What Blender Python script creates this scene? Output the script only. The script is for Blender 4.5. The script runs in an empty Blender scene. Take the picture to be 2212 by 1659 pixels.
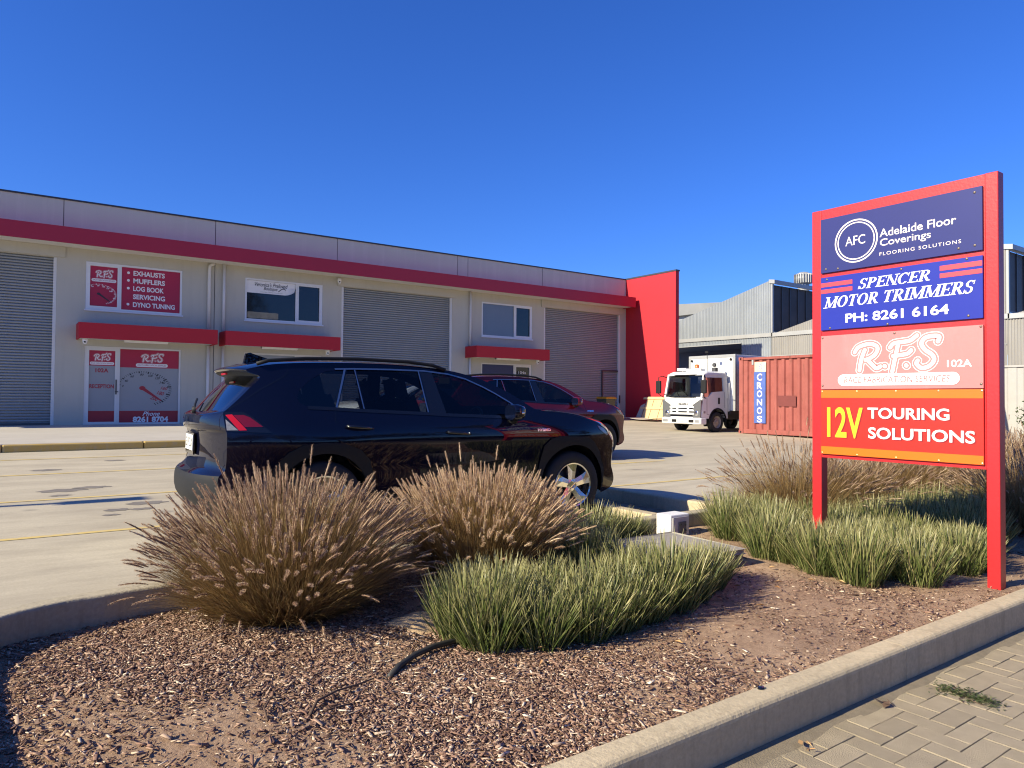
# A light-industrial car park behind a street garden bed: units with red canopies, parked cars, a directory sign.
# World axes: x runs along the facade (away from the camera to the right), y runs from the street to the facade, z up.
import bpy, math, random
import numpy as np
from mathutils import Vector, Matrix, geometry
PI = math.pi
S = bpy.context.scene
COL = S.collection
RAD = math.radians
random.seed(7)

# ------------------------------------------------------------------ camera
CAM_H = 1.27
cam = bpy.data.cameras.new('camera')
cam.sensor_width = 36.0
cam.lens = 1540.0 / 2212.0 * 36.0
cam.clip_start = 0.05
cam.clip_end = 3000
cam_o = bpy.data.objects.new('camera', cam)
COL.objects.link(cam_o)
YAW, PITCH, ROLL = RAD(35.5), 0.0212, -0.0077
fw = Vector((math.sin(YAW) * math.cos(PITCH), math.cos(YAW) * math.cos(PITCH), math.sin(PITCH)))
rt0 = Vector((math.cos(YAW), -math.sin(YAW), 0))
up0 = rt0.cross(fw)
rt = rt0 * math.cos(ROLL) - up0 * math.sin(ROLL)
up = rt0 * math.sin(ROLL) + up0 * math.cos(ROLL)
cam_o.matrix_world = Matrix((
    (rt.x, up.x, -fw.x, 0), (rt.y, up.y, -fw.y, 0), (rt.z, up.z, -fw.z, CAM_H), (0, 0, 0, 1)))
S.camera = cam_o

# ------------------------------------------------------------------ sky, sun, exposure
SUN_EL = RAD(30)
SUN = Vector((-0.862, 0.085, 0.5)).normalized()
w = bpy.data.worlds.new('World')
S.world = w
w.use_nodes = True
nt = w.node_tree
bg = nt.nodes['Background']
sky = nt.nodes.new('ShaderNodeTexSky')
sky.sky_type = 'NISHITA'
sky.sun_disc = False
sky.sun_elevation = SUN_EL
sky.sun_rotation = math.atan2(SUN.x, SUN.y)
sky.air_density = 1.0
sky.dust_density = 0.25
sky.ozone_density = 5.0
hs = nt.nodes.new('ShaderNodeHueSaturation')
hs.inputs['Saturation'].default_value = 1.12
nt.links.new(sky.outputs['Color'], hs.inputs['Color'])
tint = nt.nodes.new('ShaderNodeVectorMath')          # clear dry air: a deeper blue than the model's own
tint.operation = 'MULTIPLY'
tint.inputs[1].default_value = (0.35, 0.515, 0.915)
nt.links.new(hs.outputs['Color'], tint.inputs[0])
nt.links.new(tint.outputs['Vector'], bg.inputs['Color'])
bg.inputs['Strength'].default_value = 0.115
sl = bpy.data.lights.new('sun', 'SUN')
sl.energy = 4.9
sl.angle = RAD(0.53)
sl.color = (1.0, 0.90, 0.66)
so = bpy.data.objects.new('sun', sl)
COL.objects.link(so)
so.rotation_euler = (-SUN).to_track_quat('-Z', 'Y').to_euler()
S.view_settings.view_transform = 'Standard'
S.view_settings.look = 'None'
S.view_settings.gamma = 1.0
S.view_settings.use_curve_mapping = False
S.view_settings.exposure = 0.84
S.cycles.filter_width = 1.15

# ------------------------------------------------------------------ materials
def nodes_of(name):
    m = bpy.data.materials.new(name)
    m.use_nodes = True
    return m, m.node_tree, m.node_tree.nodes['Principled BSDF']

def rgba(c):
    return (c[0], c[1], c[2], 1.0)

def mat(name, base, rough=0.5, metal=0.0, spec=0.5, coat=0.0, var=0.0, scale=3.0, bump=0.0, bscale=40.0, island=0.0, stretch=(1, 1, 1), sss=0):
    """A plain surface: colour with a little noise, optional grain and per-piece variation."""
    m, t, b = nodes_of(name)
    b.inputs['Base Color'].default_value = rgba(base)
    b.inputs['Roughness'].default_value = rough
    b.inputs['Metallic'].default_value = metal
    b.inputs['Specular IOR Level'].default_value = spec
    b.inputs['Coat Weight'].default_value = coat
    b.inputs['Coat Roughness'].default_value = 0.04
    N, L = t.nodes, t.links
    tc = N.new('ShaderNodeTexCoord')
    mp = N.new('ShaderNodeMapping')
    mp.inputs['Scale'].default_value = stretch
    L.new(tc.outputs['Object'], mp.inputs['Vector'])
    if var > 0 or island > 0:
        n = N.new('ShaderNodeTexNoise')
        n.inputs['Scale'].default_value = scale
        n.inputs['Detail'].default_value = 6
        n.inputs['Roughness'].default_value = 0.65
        L.new(mp.outputs['Vector'], n.inputs['Vector'])
        v = N.new('ShaderNodeMapRange')
        v.inputs['From Min'].default_value = 0.25
        v.inputs['From Max'].default_value = 0.75
        v.inputs['To Min'].default_value = 1 - var
        v.inputs['To Max'].default_value = 1 + var
        L.new(n.outputs['Fac'], v.inputs['Value'])
        val = v.outputs['Result']
        if island > 0:
            g = N.new('ShaderNodeNewGeometry')
            r = N.new('ShaderNodeMapRange')
            r.inputs['To Min'].default_value = 1 - island
            r.inputs['To Max'].default_value = 1 + island
            L.new(g.outputs['Random Per Island'], r.inputs['Value'])
            mu = N.new('ShaderNodeMath')
            mu.operation = 'MULTIPLY'
            L.new(val, mu.inputs[0])
            L.new(r.outputs['Result'], mu.inputs[1])
            val = mu.outputs[0]
        mx = N.new('ShaderNodeVectorMath')
        mx.operation = 'SCALE'
        mx.inputs[0].default_value = base
        L.new(val, mx.inputs['Scale'])
        L.new(mx.outputs['Vector'], b.inputs['Base Color'])
    if bump > 0:
        n2 = N.new('ShaderNodeTexNoise')
        n2.inputs['Scale'].default_value = bscale
        n2.inputs['Detail'].default_value = 5
        L.new(mp.outputs['Vector'], n2.inputs['Vector'])
        bp = N.new('ShaderNodeBump')
        bp.inputs['Strength'].default_value = bump
        bp.inputs['Distance'].default_value = 0.02
        L.new(n2.outputs['Fac'], bp.inputs['Height'])
        L.new(bp.outputs['Normal'], b.inputs['Normal'])
    return m

def ramp(N, stops):
    r = N.new('ShaderNodeValToRGB')
    el = r.color_ramp.elements
    while len(el) > 1:
        el.remove(el[-1])
    el[0].position = stops[0][0]
    el[0].color = rgba(stops[0][1])
    for p, c in stops[1:]:
        e = el.new(p)
        e.color = rgba(c)
    return r

def noise(N, L, vec, scale, detail=5, rough=0.6):
    n = N.new('ShaderNodeTexNoise')
    n.inputs['Scale'].default_value = scale
    n.inputs['Detail'].default_value = detail
    n.inputs['Roughness'].default_value = rough
    L.new(vec, n.inputs['Vector'])
    return n.outputs['Fac']

def mixc(N, L, fac, a, b, blend='MIX'):
    x = N.new('ShaderNodeMix')
    x.data_type = 'RGBA'
    x.blend_type = blend
    for sock, val in ((x.inputs['Factor'], fac), (x.inputs['A'], a), (x.inputs['B'], b)):
        if isinstance(val, (int, float)):
            sock.default_value = val
        elif isinstance(val, tuple):
            sock.default_value = rgba(val)
        else:
            L.new(val, sock)
    return x.outputs['Result']

def maprange(N, L, v, a, b, c=0.0, d=1.0):
    r = N.new('ShaderNodeMapRange')
    for k, x in (('From Min', a), ('From Max', b), ('To Min', c), ('To Max', d)):
        r.inputs[k].default_value = x
    L.new(v, r.inputs['Value'])
    return r.outputs['Result']

def objvec(N, L, sc=(1, 1, 1)):
    tc = N.new('ShaderNodeTexCoord')
    mp = N.new('ShaderNodeMapping')
    mp.inputs['Scale'].default_value = sc
    L.new(tc.outputs['Object'], mp.inputs['Vector'])
    return mp.outputs['Vector']

def bump_to(N, L, b, h, strength=0.3, dist=0.01):
    bp = N.new('ShaderNodeBump')
    bp.inputs['Strength'].default_value = strength
    bp.inputs['Distance'].default_value = dist
    L.new(h, bp.inputs['Height'])
    L.new(bp.outputs['Normal'], b.inputs['Normal'])

def mat_carpark():
    m, t, b = nodes_of('car_park_concrete')
    N, L = t.nodes, t.links
    v = objvec(N, L)
    big = noise(N, L, v, 0.22, 4)
    mid = noise(N, L, objvec(N, L, (0.5, 1.6, 1)), 1.1, 7, 0.7)
    fine = noise(N, L, v, 55, 4, 0.7)
    c = mixc(N, L, maprange(N, L, big, 0.35, 0.65), (0.475, 0.415, 0.30), (0.57, 0.505, 0.37))
    c = mixc(N, L, maprange(N, L, mid, 0.42, 0.68, 0, 0.95), c, (0.37, 0.32, 0.235))
    c = mixc(N, L, maprange(N, L, fine, 0.3, 0.7, 0, 0.5), c, (0.32, 0.275, 0.205))
    spots = noise(N, L, v, 1.7, 2, 0.4)
    c = mixc(N, L, maprange(N, L, spots, 0.70, 0.76, 0, 0.55), c, (0.17, 0.15, 0.125))
    L.new(c, b.inputs['Base Color'])
    b.inputs['Roughness'].default_value = 0.75
    b.inputs['Specular IOR Level'].default_value = 0.3
    bump_to(N, L, b, fine, 0.15, 0.01)
    return m

def mat_soil():
    m, t, b = nodes_of('bed_soil')
    N, L = t.nodes, t.links
    v = objvec(N, L)
    a = noise(N, L, v, 1.3, 6, 0.65)
    f = noise(N, L, v, 60, 6, 0.75)
    g = noise(N, L, v, 14, 5, 0.7)
    c = mixc(N, L, maprange(N, L, a, 0.4, 0.62), (0.26, 0.165, 0.108), (0.47, 0.325, 0.215))
    c = mixc(N, L, maprange(N, L, g, 0.4, 0.65, 0, 0.8), c, (0.19, 0.112, 0.07))
    c = mixc(N, L, maprange(N, L, f, 0.35, 0.7, 0, 0.6), c, (0.53, 0.38, 0.26))
    L.new(c, b.inputs['Base Color'])
    b.inputs['Roughness'].default_value = 0.95
    b.inputs['Specular IOR Level'].default_value = 0.1
    bump_to(N, L, b, f, 0.7, 0.02)
    return m

def mat_islands(name, stops, rough=0.8, transl=0.0, tip=None, base=None, spec=0.3):
    """Colour picked per loose piece from a ramp; optional tip/base colour along a 't' attribute; optional light through it."""
    m, t, b = nodes_of(name)
    N, L = t.nodes, t.links
    g = N.new('ShaderNodeNewGeometry')
    r = ramp(N, stops)
    L.new(g.outputs['Random Per Island'], r.inputs['Fac'])
    c = r.outputs['Color']
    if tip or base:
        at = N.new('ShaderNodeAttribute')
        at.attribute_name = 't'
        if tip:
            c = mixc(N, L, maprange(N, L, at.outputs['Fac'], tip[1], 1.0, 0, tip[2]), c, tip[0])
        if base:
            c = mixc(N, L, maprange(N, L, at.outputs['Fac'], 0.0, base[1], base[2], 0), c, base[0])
    L.new(c, b.inputs['Base Color'])
    b.inputs['Roughness'].default_value = rough
    b.inputs['Specular IOR Level'].default_value = spec
    if transl > 0:
        tr = N.new('ShaderNodeBsdfTranslucent')
        L.new(c, tr.inputs['Color'])
        ms = N.new('ShaderNodeMixShader')
        ms.inputs['Fac'].default_value = transl
        L.new(b.outputs['BSDF'], ms.inputs[1])
        L.new(tr.outputs['BSDF'], ms.inputs[2])
        L.new(ms.outputs['Shader'], N['Material Output'].inputs['Surface'])
    return m

def mat_glass(name, tint, refl=1.0):
    m, t, b = nodes_of(name)
    N, L = t.nodes, t.links
    N.remove(b)
    tr = N.new('ShaderNodeBsdfTransparent')
    tr.inputs['Color'].default_value = rgba(tint)
    gl = N.new('ShaderNodeBsdfGlossy')
    gl.inputs['Roughness'].default_value = 0.02
    gl.inputs['Color'].default_value = (0.95, 0.97, 1, 1)
    fr = N.new('ShaderNodeFresnel')
    fr.inputs['IOR'].default_value = 1.5
    mu = N.new('ShaderNodeMath')
    mu.operation = 'MULTIPLY'
    mu.inputs[1].default_value = refl
    L.new(fr.outputs['Fac'], mu.inputs[0])
    ms = N.new('ShaderNodeMixShader')
    L.new(mu.outputs[0], ms.inputs['Fac'])
    L.new(tr.outputs['BSDF'], ms.inputs[1])
    L.new(gl.outputs['BSDF'], ms.inputs[2])
    L.new(ms.outputs['Shader'], N['Material Output'].inputs['Surface'])
    return m

def mat_streaky(name, a, bcol, streak, amount, rough=0.8, metal=0.0, sx=2.0, sz=0.25, grain=0.12, bump=0.08):
    """Painted or bare panel with vertical run-off streaks and blotches."""
    m, t, b = nodes_of(name)
    N, L = t.nodes, t.links
    n1 = noise(N, L, objvec(N, L), 0.7, 5)
    n2 = noise(N, L, objvec(N, L, (sx, sx, sz)), 2.0, 7, 0.7)
    n3 = noise(N, L, objvec(N, L), 45, 3)
    c = mixc(N, L, maprange(N, L, n1, 0.3, 0.7), a, bcol)
    c = mixc(N, L, maprange(N, L, n2, 0.5, 0.75, 0, amount), c, streak)
    c = mixc(N, L, maprange(N, L, n3, 0.3, 0.7, 0, grain), c, tuple(x * 0.6 for x in a))
    L.new(c, b.inputs['Base Color'])
    b.inputs['Roughness'].default_value = rough
    b.inputs['Metallic'].default_value = metal
    bump_to(N, L, b, n3, bump, 0.01)
    return m

def mat_rusty(name, paint, rust):
    m, t, b = nodes_of(name)
    N, L = t.nodes, t.links
    v = objvec(N, L)
    n1 = noise(N, L, v, 1.1, 8, 0.75)
    n2 = noise(N, L, objvec(N, L, (3, 3, 0.5)), 2.4, 8, 0.75)
    n3 = noise(N, L, v, 9, 6, 0.7)
    c = mixc(N, L, maprange(N, L, n1, 0.35, 0.7), paint, tuple(min(1, x * 1.35 + 0.02) for x in paint))
    c = mixc(N, L, maprange(N, L, n2, 0.56, 0.68, 0, 0.8), c, rust)
    c = mixc(N, L, maprange(N, L, n3, 0.62, 0.72, 0, 0.6), c, (0.09, 0.035, 0.02))
    L.new(c, b.inputs['Base Color'])
    b.inputs['Roughness'].default_value = 0.7
    bump_to(N, L, b, n3, 0.1, 0.01)
    return m

M = {}
M['carpark'] = mat_carpark()
M['soil'] = mat_soil()
M['kerb'] = mat_streaky('kerb_concrete', (0.58, 0.475, 0.31), (0.48, 0.395, 0.26), (0.28, 0.22, 0.14), 0.8, 0.9, sx=6, sz=0.8, grain=0.55, bump=0.4)
M['kerb_old'] = mat_streaky('weathered_kerb', (0.47, 0.405, 0.285), (0.40, 0.345, 0.245), (0.22, 0.185, 0.13), 0.75, 0.9, sx=6, sz=0.8, grain=0.5, bump=0.4)
M['path'] = mat_streaky('path_concrete', (0.50, 0.46, 0.39), (0.44, 0.40, 0.335), (0.32, 0.29, 0.24), 0.4, 0.8, sx=1, sz=1, grain=0.2)
M['paver'] = mat('paver', (0.33, 0.272, 0.185), 0.9, var=0.14, scale=9, bump=0.5, bscale=160, island=0.13)
M['sand'] = mat('joint_sand', (0.215, 0.175, 0.12), 0.95, var=0.25, scale=14, bump=0.3, bscale=120)
M['asphalt'] = mat('asphalt', (0.055, 0.053, 0.05), 0.9, var=0.2, scale=6, bump=0.4, bscale=120)
M['dirt'] = mat('dry_ground', (0.26, 0.205, 0.14), 0.95, var=0.3, scale=0.8)
M['yellow_paint'] = mat_streaky('yellow_paint', (0.50, 0.32, 0.07), (0.47, 0.34, 0.12), (0.42, 0.35, 0.23), 1.0, 0.8, sx=3, sz=3)
M['line_paint'] = mat_streaky('line_paint', (0.62, 0.45, 0.13), (0.56, 0.43, 0.19), (0.46, 0.40, 0.30), 0.95, 0.85, sx=3, sz=3)
M['wall'] = mat_streaky('wall_paint', (0.51, 0.485, 0.405), (0.475, 0.452, 0.378), (0.37, 0.35, 0.295), 0.35, 0.85, sx=2.4, sz=0.2, grain=0.06)
M['parapet'] = mat_streaky('parapet_paint', (0.55, 0.59, 0.48), (0.52, 0.555, 0.455), (0.67, 0.70, 0.585), 0.5, 0.85, sx=2.0, sz=0.12, grain=0.06)
M['sealant'] = mat('joint_sealant', (0.22, 0.21, 0.2), 0.9)
M['red_paint'] = mat_streaky('red_wall_paint', (0.47, 0.011, 0.024), (0.43, 0.010, 0.022), (0.36, 0.012, 0.022), 0.4, 0.7, sx=2, sz=0.3, grain=0.08)
M['red_metal'] = mat_streaky('red_canopy_paint', (0.40, 0.014, 0.040), (0.37, 0.014, 0.038), (0.30, 0.015, 0.036), 0.3, 0.55, sx=1, sz=0.6, grain=0.04)
M['dark_metal'] = mat('dark_flashing', (0.035, 0.04, 0.05), 0.5, var=0.1)
M['off_white'] = mat('off_white_paint', (0.66, 0.65, 0.62), 0.6, var=0.05)
M['white'] = mat('white_paint', (0.80, 0.80, 0.79), 0.5, var=0.03)
M['alu'] = mat('white_aluminium', (0.70, 0.71, 0.72), 0.4, var=0.04)
M['slat'] = mat_streaky('roller_slat', (0.30, 0.315, 0.32), (0.27, 0.285, 0.29), (0.22, 0.23, 0.235), 0.5, 0.45, 0.0, sx=4, sz=0.4, grain=0.05)
M['pane_dark'] = mat('dark_pane', (0.012, 0.014, 0.018), 0.04, spec=0.6)
M['pane_blind'] = mat('blind_behind_pane', (0.15, 0.17, 0.20), 0.05, spec=0.6, var=0.06, scale=0.8)
M['pane_grey'] = mat('frosted_film', (0.30, 0.31, 0.32), 0.25, spec=0.5, var=0.04, scale=1)
M['pane_navy'] = mat('navy_panel', (0.016, 0.02, 0.085), 0.35, var=0.05)
M['vinyl_red'] = mat('red_vinyl', (0.40, 0.014, 0.045), 0.35, var=0.05, scale=1)
M['vinyl_white'] = mat('white_vinyl', (0.78, 0.77, 0.76), 0.4)
M['vinyl_black'] = mat('black_vinyl', (0.02, 0.02, 0.025), 0.4)
M['vinyl_crimson'] = mat('crimson_vinyl', (0.33, 0.012, 0.03), 0.4)
M['sign_red'] = mat_streaky('sign_frame_paint', (0.47, 0.016, 0.020), (0.43, 0.015, 0.018), (0.38, 0.016, 0.018), 0.3, 0.38, sx=1, sz=0.5, grain=0.05)
M['sign_navy'] = mat('sign_navy', (0.022, 0.028, 0.15), 0.45, spec=0.25, var=0.05, scale=2)
M['sign_blue'] = mat('sign_blue', (0.018, 0.030, 0.30), 0.4, spec=0.25, var=0.05, scale=2)
M['sign_pink'] = mat_streaky('faded_pink_panel', (0.62, 0.21, 0.20), (0.58, 0.17, 0.165), (0.66, 0.27, 0.26), 0.6, 0.35, sx=2, sz=0.5, grain=0.04)
M['sign_bright'] = mat('bright_red_panel', (0.60, 0.025, 0.015), 0.32, var=0.03, scale=2)
M['sign_orange'] = mat('orange_band', (0.75, 0.15, 0.01), 0.32, var=0.03)
M['sign_yellow'] = mat('yellow_vinyl', (0.85, 0.52, 0.02), 0.4)
M['sign_white'] = mat('white_lettering', (0.85, 0.84, 0.83), 0.4)
M['sign_cream'] = mat('cream_lettering', (0.80, 0.72, 0.68), 0.4)
M['sign_stripe'] = mat('red_stripe_vinyl', (0.72, 0.05, 0.07), 0.4)
M['sign_shade'] = mat('maroon_drop_lettering', (0.25, 0.012, 0.015), 0.4)
M['vinyl_crimson_pale'] = mat('faded_red_lettering', (0.45, 0.10, 0.10), 0.4)
M['screw'] = mat('screw_head', (0.16, 0.13, 0.11), 0.5, metal=0.6)
M['screw_brass'] = mat('brass_screw', (0.6, 0.45, 0.2), 0.35, metal=0.8)
M['tyre'] = mat('tyre_rubber', (0.016, 0.016, 0.017), 0.8, var=0.2, scale=20)
M['plastic'] = mat('black_plastic', (0.014, 0.0145, 0.016), 0.6, spec=0.22, var=0.1, scale=20, bump=0.1, bscale=300)
M['gloss_black'] = mat('gloss_black', (0.006, 0.006, 0.008), 0.08, coat=0.6)
M['chrome'] = mat('chrome', (0.75, 0.77, 0.8), 0.12, metal=1.0)
M['trim'] = mat('satin_trim', (0.40, 0.41, 0.42), 0.35, metal=1.0)
M['roof_grey'] = mat('weathered_roof', (0.20, 0.205, 0.21), 0.7, var=0.15, scale=0.5)
M['alloy'] = mat('polished_alloy', (0.66, 0.67, 0.69), 0.18, metal=1.0)
M['steel_dark'] = mat('dark_steel', (0.10, 0.10, 0.105), 0.5, metal=0.7)
M['interior'] = mat('car_interior', (0.02, 0.02, 0.022), 0.8)
M['seat'] = mat('seat_fabric', (0.018, 0.018, 0.02), 0.85)
M['lamp_red'] = mat('red_lamp_lens', (0.55, 0.008, 0.012), 0.12, coat=0.8)
M['lamp_deep'] = mat('deep_red_lens', (0.16, 0.004, 0.01), 0.10, coat=0.8)
M['lamp_clear'] = mat('clear_lamp_lens', (0.24, 0.24, 0.25), 0.12, coat=0.8, var=0.3, scale=40)
M['lamp_amber'] = mat('amber_lens', (0.70, 0.13, 0.02), 0.25)
M['plate'] = mat('number_plate', (0.78, 0.78, 0.76), 0.4)
M['glass_tint'] = mat_glass('tinted_glass', (0.40, 0.42, 0.44), 0.8)
M['glass_clear'] = mat_glass('car_glass', (0.58, 0.62, 0.62), 0.9)
M['glass_dark'] = mat_glass('dark_cab_glass', (0.07, 0.075, 0.08), 0.6)
M['lamp_grey'] = mat('grey_lamp_lens', (0.12, 0.12, 0.125), 0.15, coat=0.6)
M['glass_rear'] = mat_glass('rear_glass', (0.10, 0.11, 0.12), 1.5)

def mat_car(name, base, flake):
    m, t, b = nodes_of(name)
    b.inputs['Base Color'].default_value = rgba(base)
    b.inputs['Metallic'].default_value = flake
    b.inputs['Roughness'].default_value = 0.6
    b.inputs['Specular IOR Level'].default_value = 0.02
    b.inputs['Coat Weight'].default_value = 1.0
    b.inputs['Coat Roughness'].default_value = 0.006
    b.inputs['Coat IOR'].default_value = 1.5
    return m
M['navy_car'] = mat_car('navy_car_paint', (0.002, 0.0025, 0.012), 0.0)
M['red_car'] = mat_car('dark_red_car_paint', (0.11, 0.005, 0.010), 0.1)
M['white_car'] = mat_car('white_car_paint', (0.72, 0.74, 0.70), 0.0)
M['truck_white'] = mat('truck_white_paint', (0.70, 0.69, 0.66), 0.35, coat=0.4, var=0.05, scale=2)
M['truck_box'] = mat('truck_box_white', (0.72, 0.72, 0.70), 0.5, var=0.04, scale=1)
M['container'] = mat_rusty('container_paint', (0.235, 0.055, 0.042), (0.12, 0.038, 0.022))
M['container_patch'] = mat('repainted_patch', (0.15, 0.028, 0.024), 0.6, var=0.1)
M['container_blue'] = mat_rusty('worn_blue_panel', (0.05, 0.095, 0.32), (0.17, 0.09, 0.065))
M['container_cream'] = mat_rusty('worn_cream_panel', (0.50, 0.43, 0.32), (0.26, 0.12, 0.06))
M['galv'] = mat_streaky('galvanised_sheet', (0.25, 0.275, 0.305), (0.31, 0.335, 0.365), (0.20, 0.215, 0.235), 0.6, 0.55, 0.1, sx=1.6, sz=0.15, grain=0.1)
M['galv_warm'] = mat_streaky('weathered_sheet', (0.33, 0.315, 0.295), (0.28, 0.268, 0.25), (0.23, 0.20, 0.175), 0.6, 0.6, 0.1, sx=2.5, sz=0.15, grain=0.1)
M['flash'] = mat('galvanised_flashing', (0.34, 0.345, 0.35), 0.5, metal=0.2, var=0.12, scale=1)
M['colorbond'] = mat('steel_fence', (0.36, 0.35, 0.335), 0.5, var=0.06)
M['pine'] = mat('raw_pine', (0.62, 0.43, 0.22), 0.7, var=0.12, scale=2, stretch=(6, 6, 0.6), island=0.1)
M['ply'] = mat('weathered_ply', (0.42, 0.38, 0.33), 0.8, var=0.1)
M['bin_green'] = mat('bin_green', (0.05, 0.052, 0.035), 0.5, var=0.1)
M['bin_yellow'] = mat('bin_lid_yellow', (0.60, 0.27, 0.02), 0.45, var=0.05)
M['box_white'] = mat_streaky('meter_box_white', (0.78, 0.77, 0.74), (0.74, 0.73, 0.70), (0.6, 0.58, 0.54), 0.3, 0.5)
M['lid'] = mat_streaky('pit_lid_concrete', (0.33, 0.305, 0.265), (0.28, 0.26, 0.225), (0.2, 0.18, 0.15), 0.5, 0.85, sx=2, sz=2, grain=0.3)
M['pit_side'] = mat('pit_side', (0.115, 0.118, 0.115), 0.75, var=0.15, scale=6)
M['pipe'] = mat('black_poly_pipe', (0.03, 0.028, 0.026), 0.6, var=0.2, scale=12)
M['twig'] = mat('dry_twig', (0.10, 0.06, 0.04), 0.85, var=0.2, scale=20)
M['bark'] = mat('bark', (0.12, 0.085, 0.06), 0.9, var=0.3, scale=8)
M['chips'] = mat_islands('wood_chips', [(0.0, (0.10, 0.055, 0.040)), (0.28, (0.18, 0.10, 0.070)), (0.55, (0.28, 0.165, 0.115)), (0.78, (0.38, 0.25, 0.175)), (0.93, (0.52, 0.39, 0.28)), (1.0, (0.76, 0.65, 0.50))], 0.85)
M['debris'] = mat_islands('bark_crumbs', [(0.0, (0.11, 0.065, 0.047)), (0.5, (0.23, 0.14, 0.10)), (0.85, (0.36, 0.245, 0.175)), (1.0, (0.52, 0.40, 0.29))], 0.9)
M['dead_leaf'] = mat_islands('dead_leaf', [(0.0, (0.30, 0.14, 0.06)), (1.0, (0.58, 0.38, 0.18))], 0.8)
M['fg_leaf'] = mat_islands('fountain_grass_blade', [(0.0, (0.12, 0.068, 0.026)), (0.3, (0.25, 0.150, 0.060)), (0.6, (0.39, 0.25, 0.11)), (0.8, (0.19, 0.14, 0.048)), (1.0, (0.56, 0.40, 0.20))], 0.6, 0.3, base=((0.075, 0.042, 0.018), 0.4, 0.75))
M['fg_plume'] = mat_islands('fountain_grass_plume', [(0.0, (0.24, 0.140, 0.100)), (0.3, (0.38, 0.245, 0.170)), (0.6, (0.53, 0.375, 0.255)), (0.85, (0.68, 0.51, 0.35)), (1.0, (0.86, 0.71, 0.51))], 0.85, 0.40)
M['fg_plume_pale'] = mat_islands('fountain_grass_plume_pale', [(0.0, (0.40, 0.255, 0.165)), (0.3, (0.58, 0.405, 0.265)), (0.7, (0.78, 0.60, 0.40)), (1.0, (0.92, 0.78, 0.56))], 0.85, 0.45)
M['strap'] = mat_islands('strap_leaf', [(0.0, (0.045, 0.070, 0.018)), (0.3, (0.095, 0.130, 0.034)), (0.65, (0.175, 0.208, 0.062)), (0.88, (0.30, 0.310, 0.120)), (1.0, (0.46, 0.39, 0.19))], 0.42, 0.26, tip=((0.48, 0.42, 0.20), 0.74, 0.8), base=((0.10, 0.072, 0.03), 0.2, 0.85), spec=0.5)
M['leaf_dark'] = mat_islands('hedge_leaf', [(0.0, (0.03, 0.05, 0.018)), (0.6, (0.06, 0.085, 0.03)), (1.0, (0.12, 0.13, 0.055))], 0.6, 0.25)
M['leaf_weed'] = mat_islands('weed_leaf', [(0.0, (0.06, 0.09, 0.03)), (0.7, (0.12, 0.155, 0.06)), (1.0, (0.24, 0.2, 0.12))], 0.6, 0.25)
# ------------------------------------------------------------------ mesh helpers
def link(o, parent=None):
    COL.objects.link(o)
    if parent is not None:
        o.parent = parent
    return o

def tag(o, label=None, cat=None, group=None, kind=None):
    for k, v in (('label', label), ('category', cat), ('group', group), ('kind', kind)):
        if v:
            o[k] = v
    return o

def thing(name, label, cat, loc=(0, 0, 0), rz=0.0, group=None):
    o = bpy.data.objects.new(name, None)
    o.empty_display_size = 0.2
    o.location = loc
    o.rotation_euler = (0, 0, rz)
    link(o)
    return tag(o, label, cat, group)

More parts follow.
